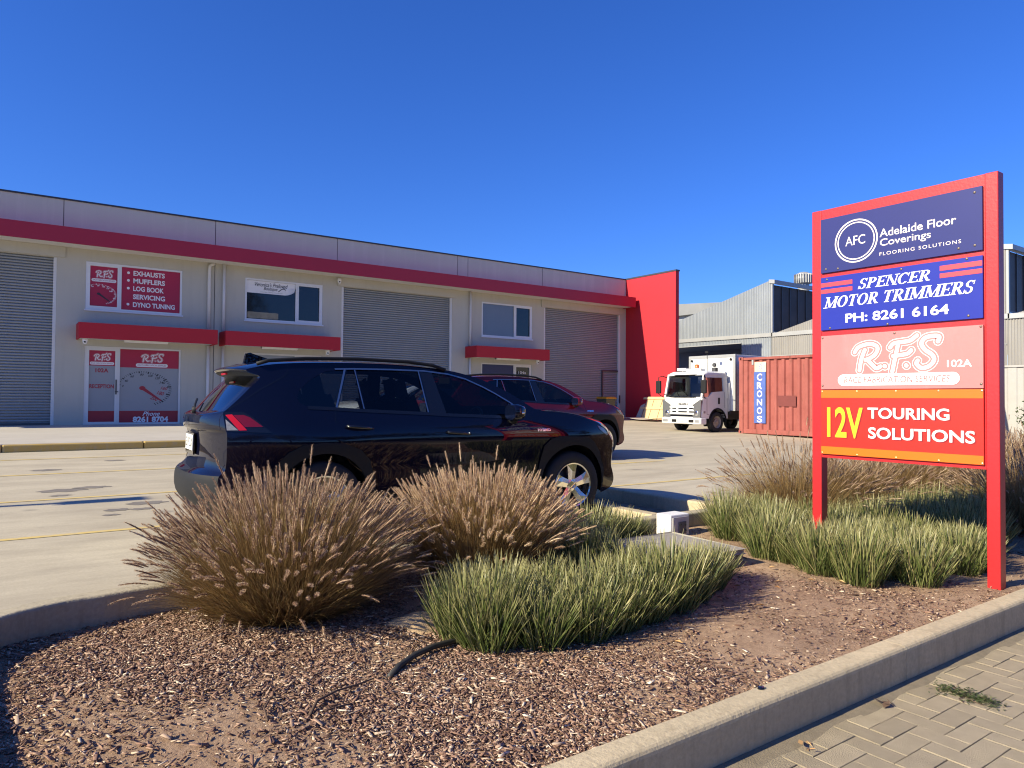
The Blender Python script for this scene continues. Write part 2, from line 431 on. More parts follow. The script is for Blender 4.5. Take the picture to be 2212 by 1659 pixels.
class MB:
    """Collects shapes into one mesh."""
    def __init__(s):
        s.v, s.f, s.m = [], [], []

    def add(s, vs, fs, mi=0):
        b = len(s.v)
        s.v += [tuple(p) for p in vs]
        s.f += [tuple(i + b for i in f) for f in fs]
        s.m += [mi] * len(fs)

    def box(s, x0, x1, y0, y1, z0, z1, mi=0, T=None):
        vs = [(x, y, z) for z in (z0, z1) for y in (y0, y1) for x in (x0, x1)]
        if T:
            vs = [T(*p) for p in vs]
        s.add(vs, [(0, 2, 3, 1), (4, 5, 7, 6), (0, 1, 5, 4), (2, 6, 7, 3), (0, 4, 6, 2), (1, 3, 7, 5)], mi)

    def prism(s, poly, h0, h1, put, mi=0, caps=True):
        """poly: (a, b) points; put(a, b, h) -> xyz."""
        n = len(poly)
        vs = [put(a, b, h0) for a, b in poly] + [put(a, b, h1) for a, b in poly]
        fs = [(i, (i + 1) % n, n + (i + 1) % n, n + i) for i in range(n)]
        if caps:
            tri = geometry.tessellate_polygon([[Vector((a, b, 0)) for a, b in poly]])
            fs += [tuple(t) for t in tri] + [tuple(n + i for i in reversed(t)) for t in tri]
        s.add(vs, fs, mi)

    def tube(s, path, r, n=8, mi=0, taper=None, cap=True):
        path = [Vector(p) for p in path]
        rings = []
        for i, p in enumerate(path):
            d = (path[min(i + 1, len(path) - 1)] - path[max(i - 1, 0)]).normalized()
            a = d.orthogonal() if i == 0 else (a - d * a.dot(d))
            a = a.normalized()
            b = d.cross(a)
            rr = r if taper is None else r * taper[i]
            rings.append([p + (a * math.cos(2 * PI * k / n) + b * math.sin(2 * PI * k / n)) * rr for k in range(n)])
        vs = [q for ring in rings for q in ring]
        fs = [(i * n + k, i * n + (k + 1) % n, (i + 1) * n + (k + 1) % n, (i + 1) * n + k) for i in range(len(path) - 1) for k in range(n)]
        if cap:
            fs += [tuple(reversed(range(n))), tuple((len(path) - 1) * n + k for k in range(n))]
        s.add(vs, fs, mi)

    def lathe(s, prof, put, n=32, mi=0):
        """prof: (radius, along); put(rx, ry, along)."""
        vs = [put(r * math.cos(2 * PI * k / n), r * math.sin(2 * PI * k / n), h) for r, h in prof for k in range(n)]
        fs = [(i * n + k, i * n + (k + 1) % n, (i + 1) * n + (k + 1) % n, (i + 1) * n + k) for i in range(len(prof) - 1) for k in range(n)]
        s.add(vs, fs, mi)

    def sheet(s, pts, put, w, mi=0):
        tri = geometry.tessellate_polygon([[Vector((a, b, 0)) for a, b in pts]])
        s.add([put(a, b, w) for a, b in pts], [tuple(t) for t in tri], mi)

    def build(s, name, mats, parent=None, smooth=False, bevel=0.0, seg=2, normals=None):
        me = bpy.data.meshes.new(name)
        me.from_pydata(s.v, [], s.f)
        if not isinstance(mats, (list, tuple)):
            mats = [mats]
        for m in mats:
            me.materials.append(m)
        if len(mats) > 1:
            me.polygons.foreach_set('material_index', s.m)
        if smooth:
            me.polygons.foreach_set('use_smooth', [True] * len(me.polygons))
        me.update()
        o = bpy.data.objects.new(name, me)
        link(o, parent)
        if bevel > 0:
            b = o.modifiers.new('bevel', 'BEVEL')
            b.width = bevel
            b.segments = seg
            b.limit_method = 'ANGLE'
            b.angle_limit = RAD(40)
        return o

def np_mesh(name, v, f, mat_, parent=None, tattr=None, smooth=False, mats=None, mi=None):
    """v: n x 3, f: list of equal-length index rows (numpy)."""
    me = bpy.data.meshes.new(name)
    k = f.shape[1]
    me.vertices.add(len(v))
    me.vertices.foreach_set('co', np.asarray(v, dtype=np.float32).ravel())
    me.loops.add(f.size)
    me.loops.foreach_set('vertex_index', f.astype(np.int32).ravel())
    me.polygons.add(len(f))
    me.polygons.foreach_set('loop_start', np.arange(0, f.size, k, dtype=np.int32))
    me.polygons.foreach_set('loop_total', np.full(len(f), k, dtype=np.int32))
    me.update(calc_edges=True)
    for m in (mats or [mat_]):
        me.materials.append(m)
    if mi is not None:
        me.polygons.foreach_set('material_index', np.asarray(mi, dtype=np.int32))
    if smooth:
        me.polygons.foreach_set('use_smooth', [True] * len(f))
    if tattr is not None:
        at = me.attributes.new('t', 'FLOAT', 'POINT')
        at.data.foreach_set('value', np.asarray(tattr, dtype=np.float32))
    o = bpy.data.objects.new(name, me)
    return link(o, parent)

def plane_at(origin, u, v):
    """put(a, b, w) for a flat face: a along u, b along v, w out of it."""
    o, u, v = Vector(origin), Vector(u), Vector(v)
    n = u.cross(v)
    return lambda a, b, w: tuple(o + u * a + v * b + n * w)

_tc = {}
def glyphs(s, bold=0.0, shear=0.0, spacing=1.0):
    key = (s, bold, shear, spacing)
    if key not in _tc:
        cu = bpy.data.curves.new('lettering', 'FONT')
        cu.body = s
        cu.size = 1
        cu.offset = bold
        cu.shear = shear
        cu.space_character = spacing
        cu.resolution_u = 4
        o = bpy.data.objects.new('lettering', cu)
        me = o.to_mesh()
        _tc[key] = ([(p.co.x, p.co.y) for p in me.vertices], [tuple(p.vertices) for p in me.polygons])
        o.to_mesh_clear()
        bpy.data.objects.remove(o)
        bpy.data.curves.remove(cu)
    return _tc[key]

def letter(mb, s, box, put, w, mi=0, bold=0.0, shear=0.0, spacing=1.0, rot=0.0):
    """Fit the words into box = (a0, a1, b0, b1) on a face."""
    vs, fs = glyphs(s, bold, shear, spacing)
    xs, ys = [p[0] for p in vs], [p[1] for p in vs]
    x0, x1, y0, y1 = min(xs), max(xs), min(ys), max(ys)
    a0, a1, b0, b1 = box
    sx, sy = (a1 - a0) / (x1 - x0), (b1 - b0) / (y1 - y0)
    ca, cb = (a0 + a1) / 2, (b0 + b1) / 2
    out = []
    for x, y in vs:
        a, b = (x - (x0 + x1) / 2) * sx, (y - (y0 + y1) / 2) * sy
        if rot:
            a, b = a * math.cos(rot) - b * math.sin(rot), a * math.sin(rot) + b * math.cos(rot)
        out.append(put(ca + a, cb + b, w))
    mb.add(out, fs, mi)

def disc(c, r, n=24, ry=None):
    return [(c[0] + r * math.cos(2 * PI * k / n), c[1] + (ry or r) * math.sin(2 * PI * k / n)) for k in range(n)]

def ring(mb, c, r0, r1, put, w, mi=0, n=40, sq=1.0):
    vs = [put(c[0] + r * math.cos(2 * PI * k / n), c[1] + r * sq * math.sin(2 * PI * k / n), w) for r in (r0, r1) for k in range(n)]
    mb.add(vs, [(k, (k + 1) % n, n + (k + 1) % n, n + k) for k in range(n)], mi)

def stroke(mb, pts, wd, put, w, mi=0, step=0.00004):
    """A brush stroke with round ends on a face."""
    P = [Vector((a, b)) for a, b in pts]
    Q = []
    for i in range(len(P) - 1):           # smooth the path
        p0, p1, p2, p3 = P[max(i - 1, 0)], P[i], P[i + 1], P[min(i + 2, len(P) - 1)]
        for k in range(5):
            t = k / 5
            Q.append(0.5 * ((2 * p1) + (p2 - p0) * t + (2 * p0 - 5 * p1 + 4 * p2 - p3) * t * t + (3 * p1 - p0 - 3 * p2 + p3) * t ** 3))
    Q.append(P[-1])
    L_, R_ = [], []
    for i, p in enumerate(Q):
        d = (Q[min(i + 1, len(Q) - 1)] - Q[max(i - 1, 0)])
        d = d.normalized() if d.length > 1e-9 else Vector((1, 0))
        n = Vector((-d.y, d.x)) * wd / 2
        L_.append(p + n)
        R_.append(p - n)
    vs = [put(q.x, q.y, w) for q in L_ + R_]
    k = len(Q)
    mb.add(vs, [(i, i + 1, k + i + 1, k + i) for i in range(k - 1)], mi)
    for j, e in enumerate((Q[0], Q[-1])):
        mb.add([put(a, b, w + step * (j + 1)) for a, b in disc((e.x, e.y), wd / 2, 14)], [tuple(range(14))], mi)

def rounded(a0, a1, b0, b1, r, n=6):
    pts = []
    for cx, cy, s in ((a1 - r, b1 - r, 0), (a0 + r, b1 - r, 1), (a0 + r, b0 + r, 2), (a1 - r, b0 + r, 3)):
        pts += [(cx + r * math.cos(PI / 2 * (s + k / n)), cy + r * math.sin(PI / 2 * (s + k / n))) for k in range(n + 1)]
    return pts

# brush-lettered initials in a box 0..1.2 wide and 0..0.56 high
RFS_STROKES = [
    [(0.185, 0.365), (0.135, 0.23), (0.105, 0.06)],
    [(0.035, 0.335), (0.08, 0.40), (0.155, 0.435), (0.26, 0.45), (0.345, 0.42), (0.37, 0.365), (0.33, 0.285), (0.255, 0.235), (0.195, 0.215)],
    [(0.215, 0.22), (0.285, 0.145), (0.35, 0.085), (0.41, 0.11)],
    [(0.655, 0.42), (0.615, 0.23), (0.575, 0.03)],
    [(0.545, 0.38), (0.595, 0.435), (0.70, 0.45), (0.815, 0.465), (0.905, 0.53)],
    [(0.585, 0.255), (0.69, 0.265), (0.78, 0.28), (0.83, 0.325)],
    [(1.175, 0.43), (1.19, 0.495), (1.115, 0.51), (1.015, 0.49), (0.965, 0.415), (1.01, 0.325), (1.10, 0.25), (1.125, 0.175), (1.065, 0.095), (0.965, 0.07), (0.90, 0.13), (0.915, 0.175)],
    [(0.468, 0.115), (0.474, 0.108)],
    [(0.762, 0.115), (0.768, 0.108)],
]

def rfs(mb, box, put, w, mi_line, mi_gap, mi_core):
    a0, a1, b0, b1 = box
    sx, sy = (a1 - a0) / 1.24, (b1 - b0) / 0.56
    for wd, mi, dw in ((0.118, mi_line, 0.0), (0.098, mi_gap, 0.0006), (0.052, mi_core, 0.0012)):
        for i, st in enumerate(RFS_STROKES):
            stroke(mb, [(a0 + x * sx, b0 + y * sy) for x, y in st], wd * (sx + sy) / 2, put, w + dw + i * 0.00005, mi, 0.00001)

# a plain serif capital alphabet for the letters one sign needs: (kind, numbers) in a cell one unit high
def serif_word(mb, word, box, put, w, mi=0, lean=0.26):
    TH, TN, SF = 0.19, 0.075, 0.06
    G = {
        'I': (0.36, ['s', 0.18]),
        'P': (0.66, ['s', 0.17, 'b', 0.17, 0.63, 0.48, 1.0]),
        'R': (0.74, ['s', 0.17, 'b', 0.17, 0.64, 0.48, 1.0, 'd', 0.36, 0.5, 0.68, 0.0]),
        'E': (0.66, ['s', 0.17, 'h', 0.17, 0.62, 1.0, 'h', 0.17, 0.50, 0.53, 'h', 0.17, 0.64, TN, 'v', 0.62, 0.78, 1.0, 'v', 0.64, 0.0, 0.24, 'v', 0.50, 0.39, 0.62]),
        'T': (0.70, ['s', 0.35, 'h', 0.03, 0.67, 1.0, 'v', 0.05, 0.76, 1.0, 'v', 0.65, 0.76, 1.0]),
        'N': (0.80, ['t', 0.12, 't', 0.70, 'd', 0.10, 1.0, 0.70, 0.0]),
        'M': (0.98, ['t', 0.12, 's', 0.84, 'd', 0.12, 1.0, 0.47, 0.06, 'n', 0.47, 0.06, 0.83, 1.0]),
        'O': (0.80, ['o']),
        'C': (0.74, ['c']),
        'S': (0.60, ['z']),
    }
    polys, x = [], 0.0
    def q(x0, y0, x1, y1):
        polys.append([(x0, y0), (x1, y0), (x1, y1), (x0, y1)])
    def arc(cx, cy, rx, ry, t0, t1, th, tn):
        n = 14
        o = [(cx + rx * math.cos(t0 + (t1 - t0) * k / n), cy + ry * math.sin(t0 + (t1 - t0) * k / n)) for k in range(n + 1)]
        i = [(cx + (rx - th) * math.cos(t0 + (t1 - t0) * k / n), cy + (ry - tn) * math.sin(t0 + (t1 - t0) * k / n)) for k in range(n + 1)]
        for k in range(n):
            polys.append([o[k], o[k + 1], i[k + 1], i[k]])
    for ch in word:
        if ch == ' ':
            x += 0.32
            continue
        wd, ops = G[ch]
        i = 0
        while i < len(ops):
            k = ops[i]
            if k in 'st':
                c, th = x + ops[i + 1], TH if k == 's' else TN
                q(c - th / 2, 0, c + th / 2, 1)
                q(c - 0.18, 0, c + 0.18, SF)
                q(c - 0.18, 1 - SF, c + 0.18, 1)
                i += 2
            elif k == 'h':
                q(x + ops[i + 1], ops[i + 3] - TN, x + ops[i + 2], ops[i + 3])
                i += 4
            elif k == 'v':
                q(x + ops[i + 1] - 0.03, ops[i + 2], x + ops[i + 1] + 0.03, ops[i + 3])
                i += 4
            elif k in 'dn':
                th = TH if k == 'd' else TN
                xa, ya, xb, yb = x + ops[i + 1], ops[i + 2], x + ops[i + 3], ops[i + 4]
                polys.append([(xa - th / 2, ya), (xa + th / 2, ya), (xb + th / 2, yb), (xb - th / 2, yb)])
                if yb == 0.0 and ch == 'R':
                    q(xb - 0.12, 0, xb + 0.14, SF)
                i += 5
            elif k == 'b':
                y0, y1 = ops[i + 3], ops[i + 4]
                r = (y1 - y0) / 2
                xm = x + ops[i + 2] - 0.30
                q(x + ops[i + 1], y0, xm, y0 + TN)
                q(x + ops[i + 1], y1 - TN, xm, y1)
                arc(xm, (y0 + y1) / 2, 0.30, r, -PI / 2, PI / 2, TH * 0.95, TN)
                i += 5
            elif k == 'o':
                arc(x + 0.40, 0.5, 0.40, 0.52, 0, 2 * PI, TH, TN)
                i += 1
            elif k == 'c':
                arc(x + 0.40, 0.5, 0.40, 0.52, 0.75, 2 * PI - 0.7, TH, TN)
                q(x + 0.66, 0.66, x + 0.71, 1.0)
                i += 1
            elif k == 'z':
                arc(x + 0.30, 0.75, 0.26, 0.27, 0.5, 1.5 * PI, TH * 0.8, TN)
                arc(x + 0.30, 0.26, 0.27, 0.28, -PI * 0.95, 0.5 * PI, TH * 0.8, TN)
                q(x + 0.50, 0.70, x + 0.55, 1.0)
                q(x + 0.03, 0.0, x + 0.08, 0.31)
                i += 1
        x += wd + 0.05
    tot = x - 0.05
    a0, a1, b0, b1 = box
    span = tot + lean
    for j, p in enumerate(polys):
        pts = [(a0 + (px + py * lean) * (a1 - a0) / span, b0 + py * (b1 - b0)) for px, py in p]
        mb.add([put(a, b, w + 0.000012 * j) for a, b in pts], [tuple(range(4))], mi)

def ground_z(y):
    """Height of the car park concrete, which falls towards the street."""
    return max(0.0, 0.0185 * (y - 6.5))

def bed_z(x, y):
    """Height of the garden bed soil."""
    t = min(1, max(0, (y - 2.2) / 2.6))
    return -0.135 + 0.075 * t + 0.012 * math.sin(1.7 * x + 0.6) * math.sin(2.3 * y) + 0.006 * math.sin(5.1 * x + 3.3 * y)

# ------------------------------------------------------------------ the setting
def structure(o):
    return tag(o, kind='structure')

mb = MB()
mb.add([(-900, -900, -0.62), (900, -900, -0.62), (900, 900, -0.62), (-900, 900, -0.62)], [(0, 1, 2, 3)])
structure(mb.build('ground', M['dirt']))

mb = MB()
for x0, x1 in ((-60, 80),):
    mb.add([(x0, -11, -0.44), (x1, -11, -0.44), (x1, -2.2, -0.44), (x0, -2.2, -0.44)], [(0, 1, 2, 3)])
structure(mb.build('road', M['asphalt']))

KERB_Y = 4.98            # bed side of the kerb along the car park
mb = MB()
ys = [5.02, 7.3, 12, 18, 24, 30, 60]
xs = [-40, -20, -0.31, 5.46, 6.60, 17.2, 60]
for j in range(len(ys) - 1):
    for i in range(len(xs) - 1):
        if i == 3 and j == 0:
            continue                    # the small sunken strip ahead of the parked car
        mb.add([(xs[i], ys[j], ground_z(ys[j])), (xs[i + 1], ys[j], ground_z(ys[j])), (xs[i + 1], ys[j + 1], ground_z(ys[j + 1])), (xs[i], ys[j + 1], ground_z(ys[j + 1]))], [(0, 1, 2, 3)])
structure(mb.build('car_park', M['carpark']))

# driveway apron to the left of the bed
mb = MB()
mb.add([(-12, -2.2, -0.36), (-0.31, -2.2, -0.36), (-0.31, 2.0, -0.296), (-12, 2.0, -0.296), (-0.31, 4.0, 0.0), (-12, 4.0, 0.0), (-0.31, 5.02, 0.0), (-12, 5.02, 0.0)], [(0, 1, 2, 3), (3, 2, 4, 5), (5, 4, 6, 7)])
crn_o = [(0.51 - 0.82 * math.cos(PI / 2 * k / 10), 4.08 + 0.82 * math.sin(PI / 2 * k / 10)) for k in range(11)]
mb.sheet([(-0.32, 4.0)] + crn_o + [(0.8, 4.94), (0.8, 5.02), (-0.32, 5.02)], lambda a, b, w: (a, b, w), 0.002)
structure(mb.build('driveway', M['path']))

# painted bay lines
mb = MB()
def bay_line(y, x0, x1, wdt=0.085):
    n = 24
    for i in range(n):
        a, b = x0 + (x1 - x0) * i / n, x0 + (x1 - x0) * (i + 1) / n
        mb.add([(a, y, ground_z(y) + 0.004), (b, y, ground_z(y) + 0.004), (b, y + wdt, ground_z(y + wdt) + 0.004), (a, y + wdt, ground_z(y + wdt) + 0.004)], [(0, 1, 2, 3)])
for y, x0, x1 in ((7.52, -0.9, 10.6), (9.82, -1.0, 10.8), (12.5, -1.0, 10.6), (14.9, -1.0, 10.4)):
    bay_line(y, x0, x1)
structure(mb.build('bay_line_marking', M['line_paint']))

# oil and tyre stains on the concrete
mb = MB()
for x, y, r, q in ((0.62, 10.6, 0.16, 0.9), (0.95, 10.75, 0.13, 0.8), (0.58, 10.15, 0.07, 1), (1.35, 9.1, 0.13, 0.9), (1.02, 8.75, 0.08, 1), (1.25, 8.7, 0.07, 1), (0.93, 8.45, 0.05, 1), (0.45, 6.4, 0.035, 1), (0.16, 6.1, 0.025, 1), (0.55, 13.1, 0.12, 1), (1.6, 14.2, 0.1, 1)):
    p = [(x + r * (1.6 + 0.3 * math.sin(3 * k + x)) * math.cos(2 * PI * k / 18), y + r * q * (1 + 0.25 * math.sin(2 * k + y)) * math.sin(2 * PI * k / 18)) for k in range(18)]
    mb.add([(a, b, ground_z(b) + 0.003) for a, b in p], [tuple(range(18))])
structure(mb.build('oil_stain', mat('oil_stain', (0.20, 0.175, 0.145), 0.7, var=0.25, scale=8)))

# raised footpath along the units, yellow kerb edge
PATH_Z = 0.372
mb = MB()
mb.prism([(16.67, -0.2), (25.68, -0.2), (25.68, PATH_Z), (16.67, 0.327)], -12, 8.6, lambda a, b, h: (h, a, b))
structure(mb.build('footpath', M['path'], bevel=0.01))
mb = MB()
x = -12.0
while x < 8.6:
    x1 = min(x + 2.4, 8.6)
    mb.box(x, x1 - 0.012, 16.5, 16.668, -0.2, 0.33)
    x = x1
structure(mb.build('kerb_yellow', M['yellow_paint'], bevel=0.025))

# garden bed soil
nx, ny = 150, 46
vs = np.zeros((nx * ny, 3))
k = 0
for j in range(ny):
    for i in range(nx):
        x = -0.22 + 17.4 * i / (nx - 1)
        y = 2.08 + 2.95 * j / (ny - 1)
        vs[k] = (x, y, bed_z(x, y) + random.uniform(-0.006, 0.006))
        k += 1
idx = np.arange(nx * ny).reshape(ny, nx)
fs = np.stack([idx[:-1, :-1].ravel(), idx[:-1, 1:].ravel(), idx[1:, 1:].ravel(), idx[1:, :-1].ravel()], 1)
structure(np_mesh('bed_ground', vs, fs, M['soil'], smooth=True))
mb = MB()
mb.add([(5.55, 5.1, -0.05), (6.52, 5.1, -0.05), (6.52, 7.2, -0.06), (5.55, 7.2, -0.06)], [(0, 1, 2, 3)])
structure(mb.build('strip_ground', M['soil']))

# kerbs round the bed
def kerb(name, pieces, rad=0.035):
    mb = MB()
    for p in pieces:
        mb.box(*p)
    return structure(mb.build(name, M['kerb'], bevel=rad, seg=3))

def run_kerb(name, path, wdt, z0, ztop, rad=0.03, mt='kerb'):
    """A kerb of constant width that follows a path on its bed side; outer side to the left of the path."""
    P = [Vector((a, b)) for a, b in path]
    prof = [(0.0, z0), (0.0, ztop - rad)] + [(rad - rad * math.cos(PI / 2 * k / 4), ztop - rad + rad * math.sin(PI / 2 * k / 4)) for k in range(1, 5)] \
        + [(wdt - rad + rad * math.sin(PI / 2 * k / 4), ztop - rad + rad * math.cos(PI / 2 * k / 4)) for k in range(0, 5)] + [(wdt, z0)]
    mb = MB()
    rows = []
    for i, p in enumerate(P):
        d0 = (P[i] - P[i - 1]).normalized() if i else (P[1] - P[0]).normalized()
        d1 = (P[i + 1] - P[i]).normalized() if i < len(P) - 1 else d0
        n0, n1 = Vector((-d0.y, d0.x)), Vector((-d1.y, d1.x))
        n = (n0 + n1).normalized()
        s = 1 / max(0.5, n.dot(n0))
        rows.append([(p.x + n.x * q * s, p.y + n.y * q * s, z) for q, z in prof])
    m_ = len(prof)
    mb.v = [v for r in rows for v in r]
    mb.f = [(i * m_ + k, (i + 1) * m_ + k, (i + 1) * m_ + k + 1, i * m_ + k + 1) for i in range(len(P) - 1) for k in range(m_ - 1)]
    mb.f += [tuple(range(m_)), tuple((len(P) - 1) * m_ + k for k in reversed(range(m_)))]
    mb.m = [0] * len(mb.f)
    return structure(mb.build(name, M[mt], smooth=False))

# back kerb with the rounded corner into the driveway
crn = [(-0.24 + 0.75 * (1 - math.cos(PI / 2 * k / 12)), 4.08 + 0.75 * math.sin(PI / 2 * k / 12)) for k in range(13)]
path = [(-0.24, 2.2)] + crn + [(0.7, 4.86), (2.2, 4.95), (4.0, KERB_Y), (17.0, KERB_Y - 0.05)]
run_kerb('kerb', path, 0.14, -0.35, 0.10, 0.022, 'kerb_old')
# street kerb: bed side at y = 2.13, face towards the paving
kx = [-0.45, 1.2, 4.14, 7.1, 10.05, 13.0, 17]
for a, b in zip(kx[:-1], kx[1:]):
    run_kerb('kerb', [(b - 0.0015, 2.135), (a + 0.0015, 2.135)], 0.15, -0.5, -0.098, 0.032)
# the kerbs of the small strip ahead of the parked car
kerb('kerb', [(6.56, 6.70, 5.12, 7.30, -0.2, 0.10)], 0.02)

# paving: herringbone clay pavers on sand
mb = MB()
mb.add([(-0.5, -2.2, -0.3045), (18, -2.2, -0.3045), (18, 2.0, -0.3045), (-0.5, 2.0, -0.3045)], [(0, 1, 2, 3)])
structure(mb.build('paving_bed', M['sand']))
U = 0.1175
mb = MB()
rnd = random.Random(3)
def paver(x0, y0, lx, ly):
    if x0 > 8.6 or x0 + lx < 0.2 or y0 > 1.96 or y0 < -0.2:
        return
    g = 0.0022
    z = -0.2985 + rnd.uniform(-0.0016, 0.0016)
    tx, ty = rnd.uniform(-0.012, 0.012), rnd.uniform(-0.012, 0.012)
    x1, y1 = x0 + lx - g, min(y0 + ly - g, 1.983)
    x0, y0 = x0 + g, y0 + g
    c = 0.002
    if y1 - y0 < 0.02:
        return
    cx, cy = (x0 + x1) / 2, (y0 + y1) / 2
    zz = lambda x, y: z + tx * (x - cx) + ty * (y - cy)
    lo = [(x0, y0), (x1, y0), (x1, y1), (x0, y1)]
    hi = [(x0 + c, y0 + c), (x1 - c, y0 + c), (x1 - c, y1 - c), (x0 + c, y1 - c)]
    vs = [(a, b, zz(a, b) - 0.03) for a, b in lo] + [(a, b, zz(a, b) - 0.0015) for a, b in lo] + [(a, b, zz(a, b)) for a, b in hi]
    fs = [(8, 9, 10, 11)]
    for k in range(4):
        fs += [(k, (k + 1) % 4, 4 + (k + 1) % 4, 4 + k), (4 + k, 4 + (k + 1) % 4, 8 + (k + 1) % 4, 8 + k)]
    mb.add(vs, fs)
OX, OY = 3.293 - 40 * U, 1.576 - 40 * U
for i in range(-10, 120):
    for k in range(-20, 40):
        hx, hy = i + 4 * k, i
        paver(OX + hx * U, OY + hy * U, 2 * U, U)
        paver(OX + (hx + 2) * U, OY + (hy - 1) * U, U, 2 * U)
structure(mb.build('paving', M['paver']))
# sand and dust drifted against the kerb
mb = MB()
n = 90
for i in range(n):
    a, b = 0.2 + 8.2 * i / n, 0.2 + 8.2 * (i + 1) / n
    f = lambda x: 1.955 - 0.03 * abs(math.sin(2.1 * x)) - 0.035 * abs(math.sin(5.3 * x + 1)) - 0.10 * max(0, 1 - abs(x - 2.3) / 1.3) * (0.6 + 0.4 * math.sin(7.1 * x))
    mb.add([(a, f(a), -0.2992), (b, f(b), -0.2992), (b, 1.984, -0.284), (a, 1.984, -0.284)], [(0, 1, 2, 3)])
structure(mb.build('drift_sand', M['sand'], smooth=True))

# a small heap of pale sand thrown up beside the tussocks
mb = MB()
hv = []
for i in range(7):
    for k in range(20):
        r = i / 6
        a = 2 * PI * k / 20
        q = r * (.20 + .04 * math.sin(3 * a + 1) + .03 * math.sin(5 * a))
        x, y = 2.12 + q * math.cos(a) * 1.15, 3.86 + q * math.sin(a) * .85
        hv.append((x, y, bed_z(x, y) + .004 + .06 * (1 - r * r) ** 1.5 + .006 * math.sin(9 * a + 7 * r)))
mb.add(hv, [(i * 20 + k, i * 20 + (k + 1) % 20, (i + 1) * 20 + (k + 1) % 20, (i + 1) * 20 + k) for i in range(6) for k in range(20)])
tag(mb.build('sand_heap', mat('pale_sand', (0.50, 0.35, 0.20), 0.95, var=0.2, scale=25, bump=0.5, bscale=90), smooth=True), 'small heap of pale sand at the foot of the horseshoe of tussocks', 'sand heap')
# ------------------------------------------------------------------ the row of units
WY, ZB = 25.68, 0.372          # facade plane, floor level
TOP = 7.27
CAN_Y = 24.78                  # front of the long canopy
bld = thing('warehouse', 'long pale grey row of trade units with red canopies and roller doors', 'building', (0, WY, 0))

def P(mb, name, mats, parent=bld, **k):
    """Build with world coordinates, parented to a thing at the facade's base."""
    o = mb.build(name, mats, None, **k)
    o.parent = parent
    o.matrix_parent_inverse = Matrix.Translation((-parent_loc(parent)))
    return o

def parent_loc(p):
    return Vector(p.location) if p.parent is None else Vector((0, 0, 0))

DOORS = [(-3.62, 1.26), (10.36, 15.22), (20.09, 24.90)]
DTOP = 5.48
WINS = [(2.02, 4.79, 2.975, 'l'), (6.82, 9.62, 8.64, 'r'), (16.69, 19.41, 18.445, 'r')]
WZ0, WZ1 = 3.97, 5.46
SHZ = 2.83
JOINTS = [1.405, 5.81, 10.17, 15.46, 15.97, 19.98]

# wall with openings, reveals and sunk joints
mb = MB()
opens = [(a, b, ZB, DTOP, 0.18) for a, b in DOORS] + [(a, b, WZ0, WZ1, 0.09) for a, b, _, _ in WINS] + [(a, b, ZB, SHZ, 0.12) for a, b, _, _ in WINS]
opens += [(j - 0.011, j + 0.011, 5.86, TOP, 0.02) for j in JOINTS] + [(5.795, 5.82, ZB, 5.86, 0.03)]
X0, X1 = -9.0, 25.28
xs = sorted(set([X0, X1] + [v for o in opens for v in o[:2]]))
zs = sorted(set([0.1, TOP, 5.86] + [v for o in opens for v in o[2:4]]))
def opening_at(x, z):
    for o in opens:
        if o[0] < x < o[1] and o[2] < z < o[3]:
            return o
    return None
for i in range(len(xs) - 1):
    for j in range(len(zs) - 1):
        a, b, c, d = xs[i], xs[i + 1], zs[j], zs[j + 1]
        if opening_at((a + b) / 2, (c + d) / 2) is None:
            mb.add([(a, WY, c), (b, WY, c), (b, WY, d), (a, WY, d)], [(0, 1, 2, 3)], 1 if c >= 5.85 else 0)
for a, b, c, d, dp in opens:
    mi = 2 if dp < 0.04 else 0
    for q in ([(a, WY, c), (a, WY, d), (a, WY + dp, d), (a, WY + dp, c)], [(b, WY, c), (b, WY + dp, c), (b, WY + dp, d), (b, WY, d)],
              [(a, WY, d), (b, WY, d), (b, WY + dp, d), (a, WY + dp, d)], [(a, WY, c), (a, WY + dp, c), (b, WY + dp, c), (b, WY, c)]):
        mb.add(q, [(0, 1, 2, 3)], mi)
    if dp < 0.04:
        mb.add([(a, WY + dp, c), (b, WY + dp, c), (b, WY + dp, d), (a, WY + dp, d)], [(0, 1, 2, 3)], 2)
mb.box(X0, X1, WY + 0.35, WY + 14, 0.1, 6.9, 0)            # the hall behind
mb.box(X0, X1, WY + 0.2, WY + 0.35, TOP - 0.4, TOP, 0)
P(mb, 'wall', [M['wall'], M['parapet'], M['sealant']])
mb = MB()
mb.box(X0, X1 - 0.002, WY - 0.03, WY + 0.4, TOP, TOP + 0.05)
P(mb, 'flashing', M['dark_metal'])

# long canopy over the doors
mb = MB()
mb.box(X0, 25.07, CAN_Y, CAN_Y + 0.05, 5.80, 6.28)
mb.box(25.02, 25.07, CAN_Y + 0.05, WY, 5.80, 6.28)
mb.box(X0, 25.02, CAN_Y + 0.05, WY - 0.003, 6.16, 6.2)
can = P(mb, 'canopy', M['red_metal'])
mb = MB()
mb.box(X0, 25.015, CAN_Y + 0.052, WY - 0.003, 5.83, 5.87)
P(mb, 'soffit', M['off_white'], can)

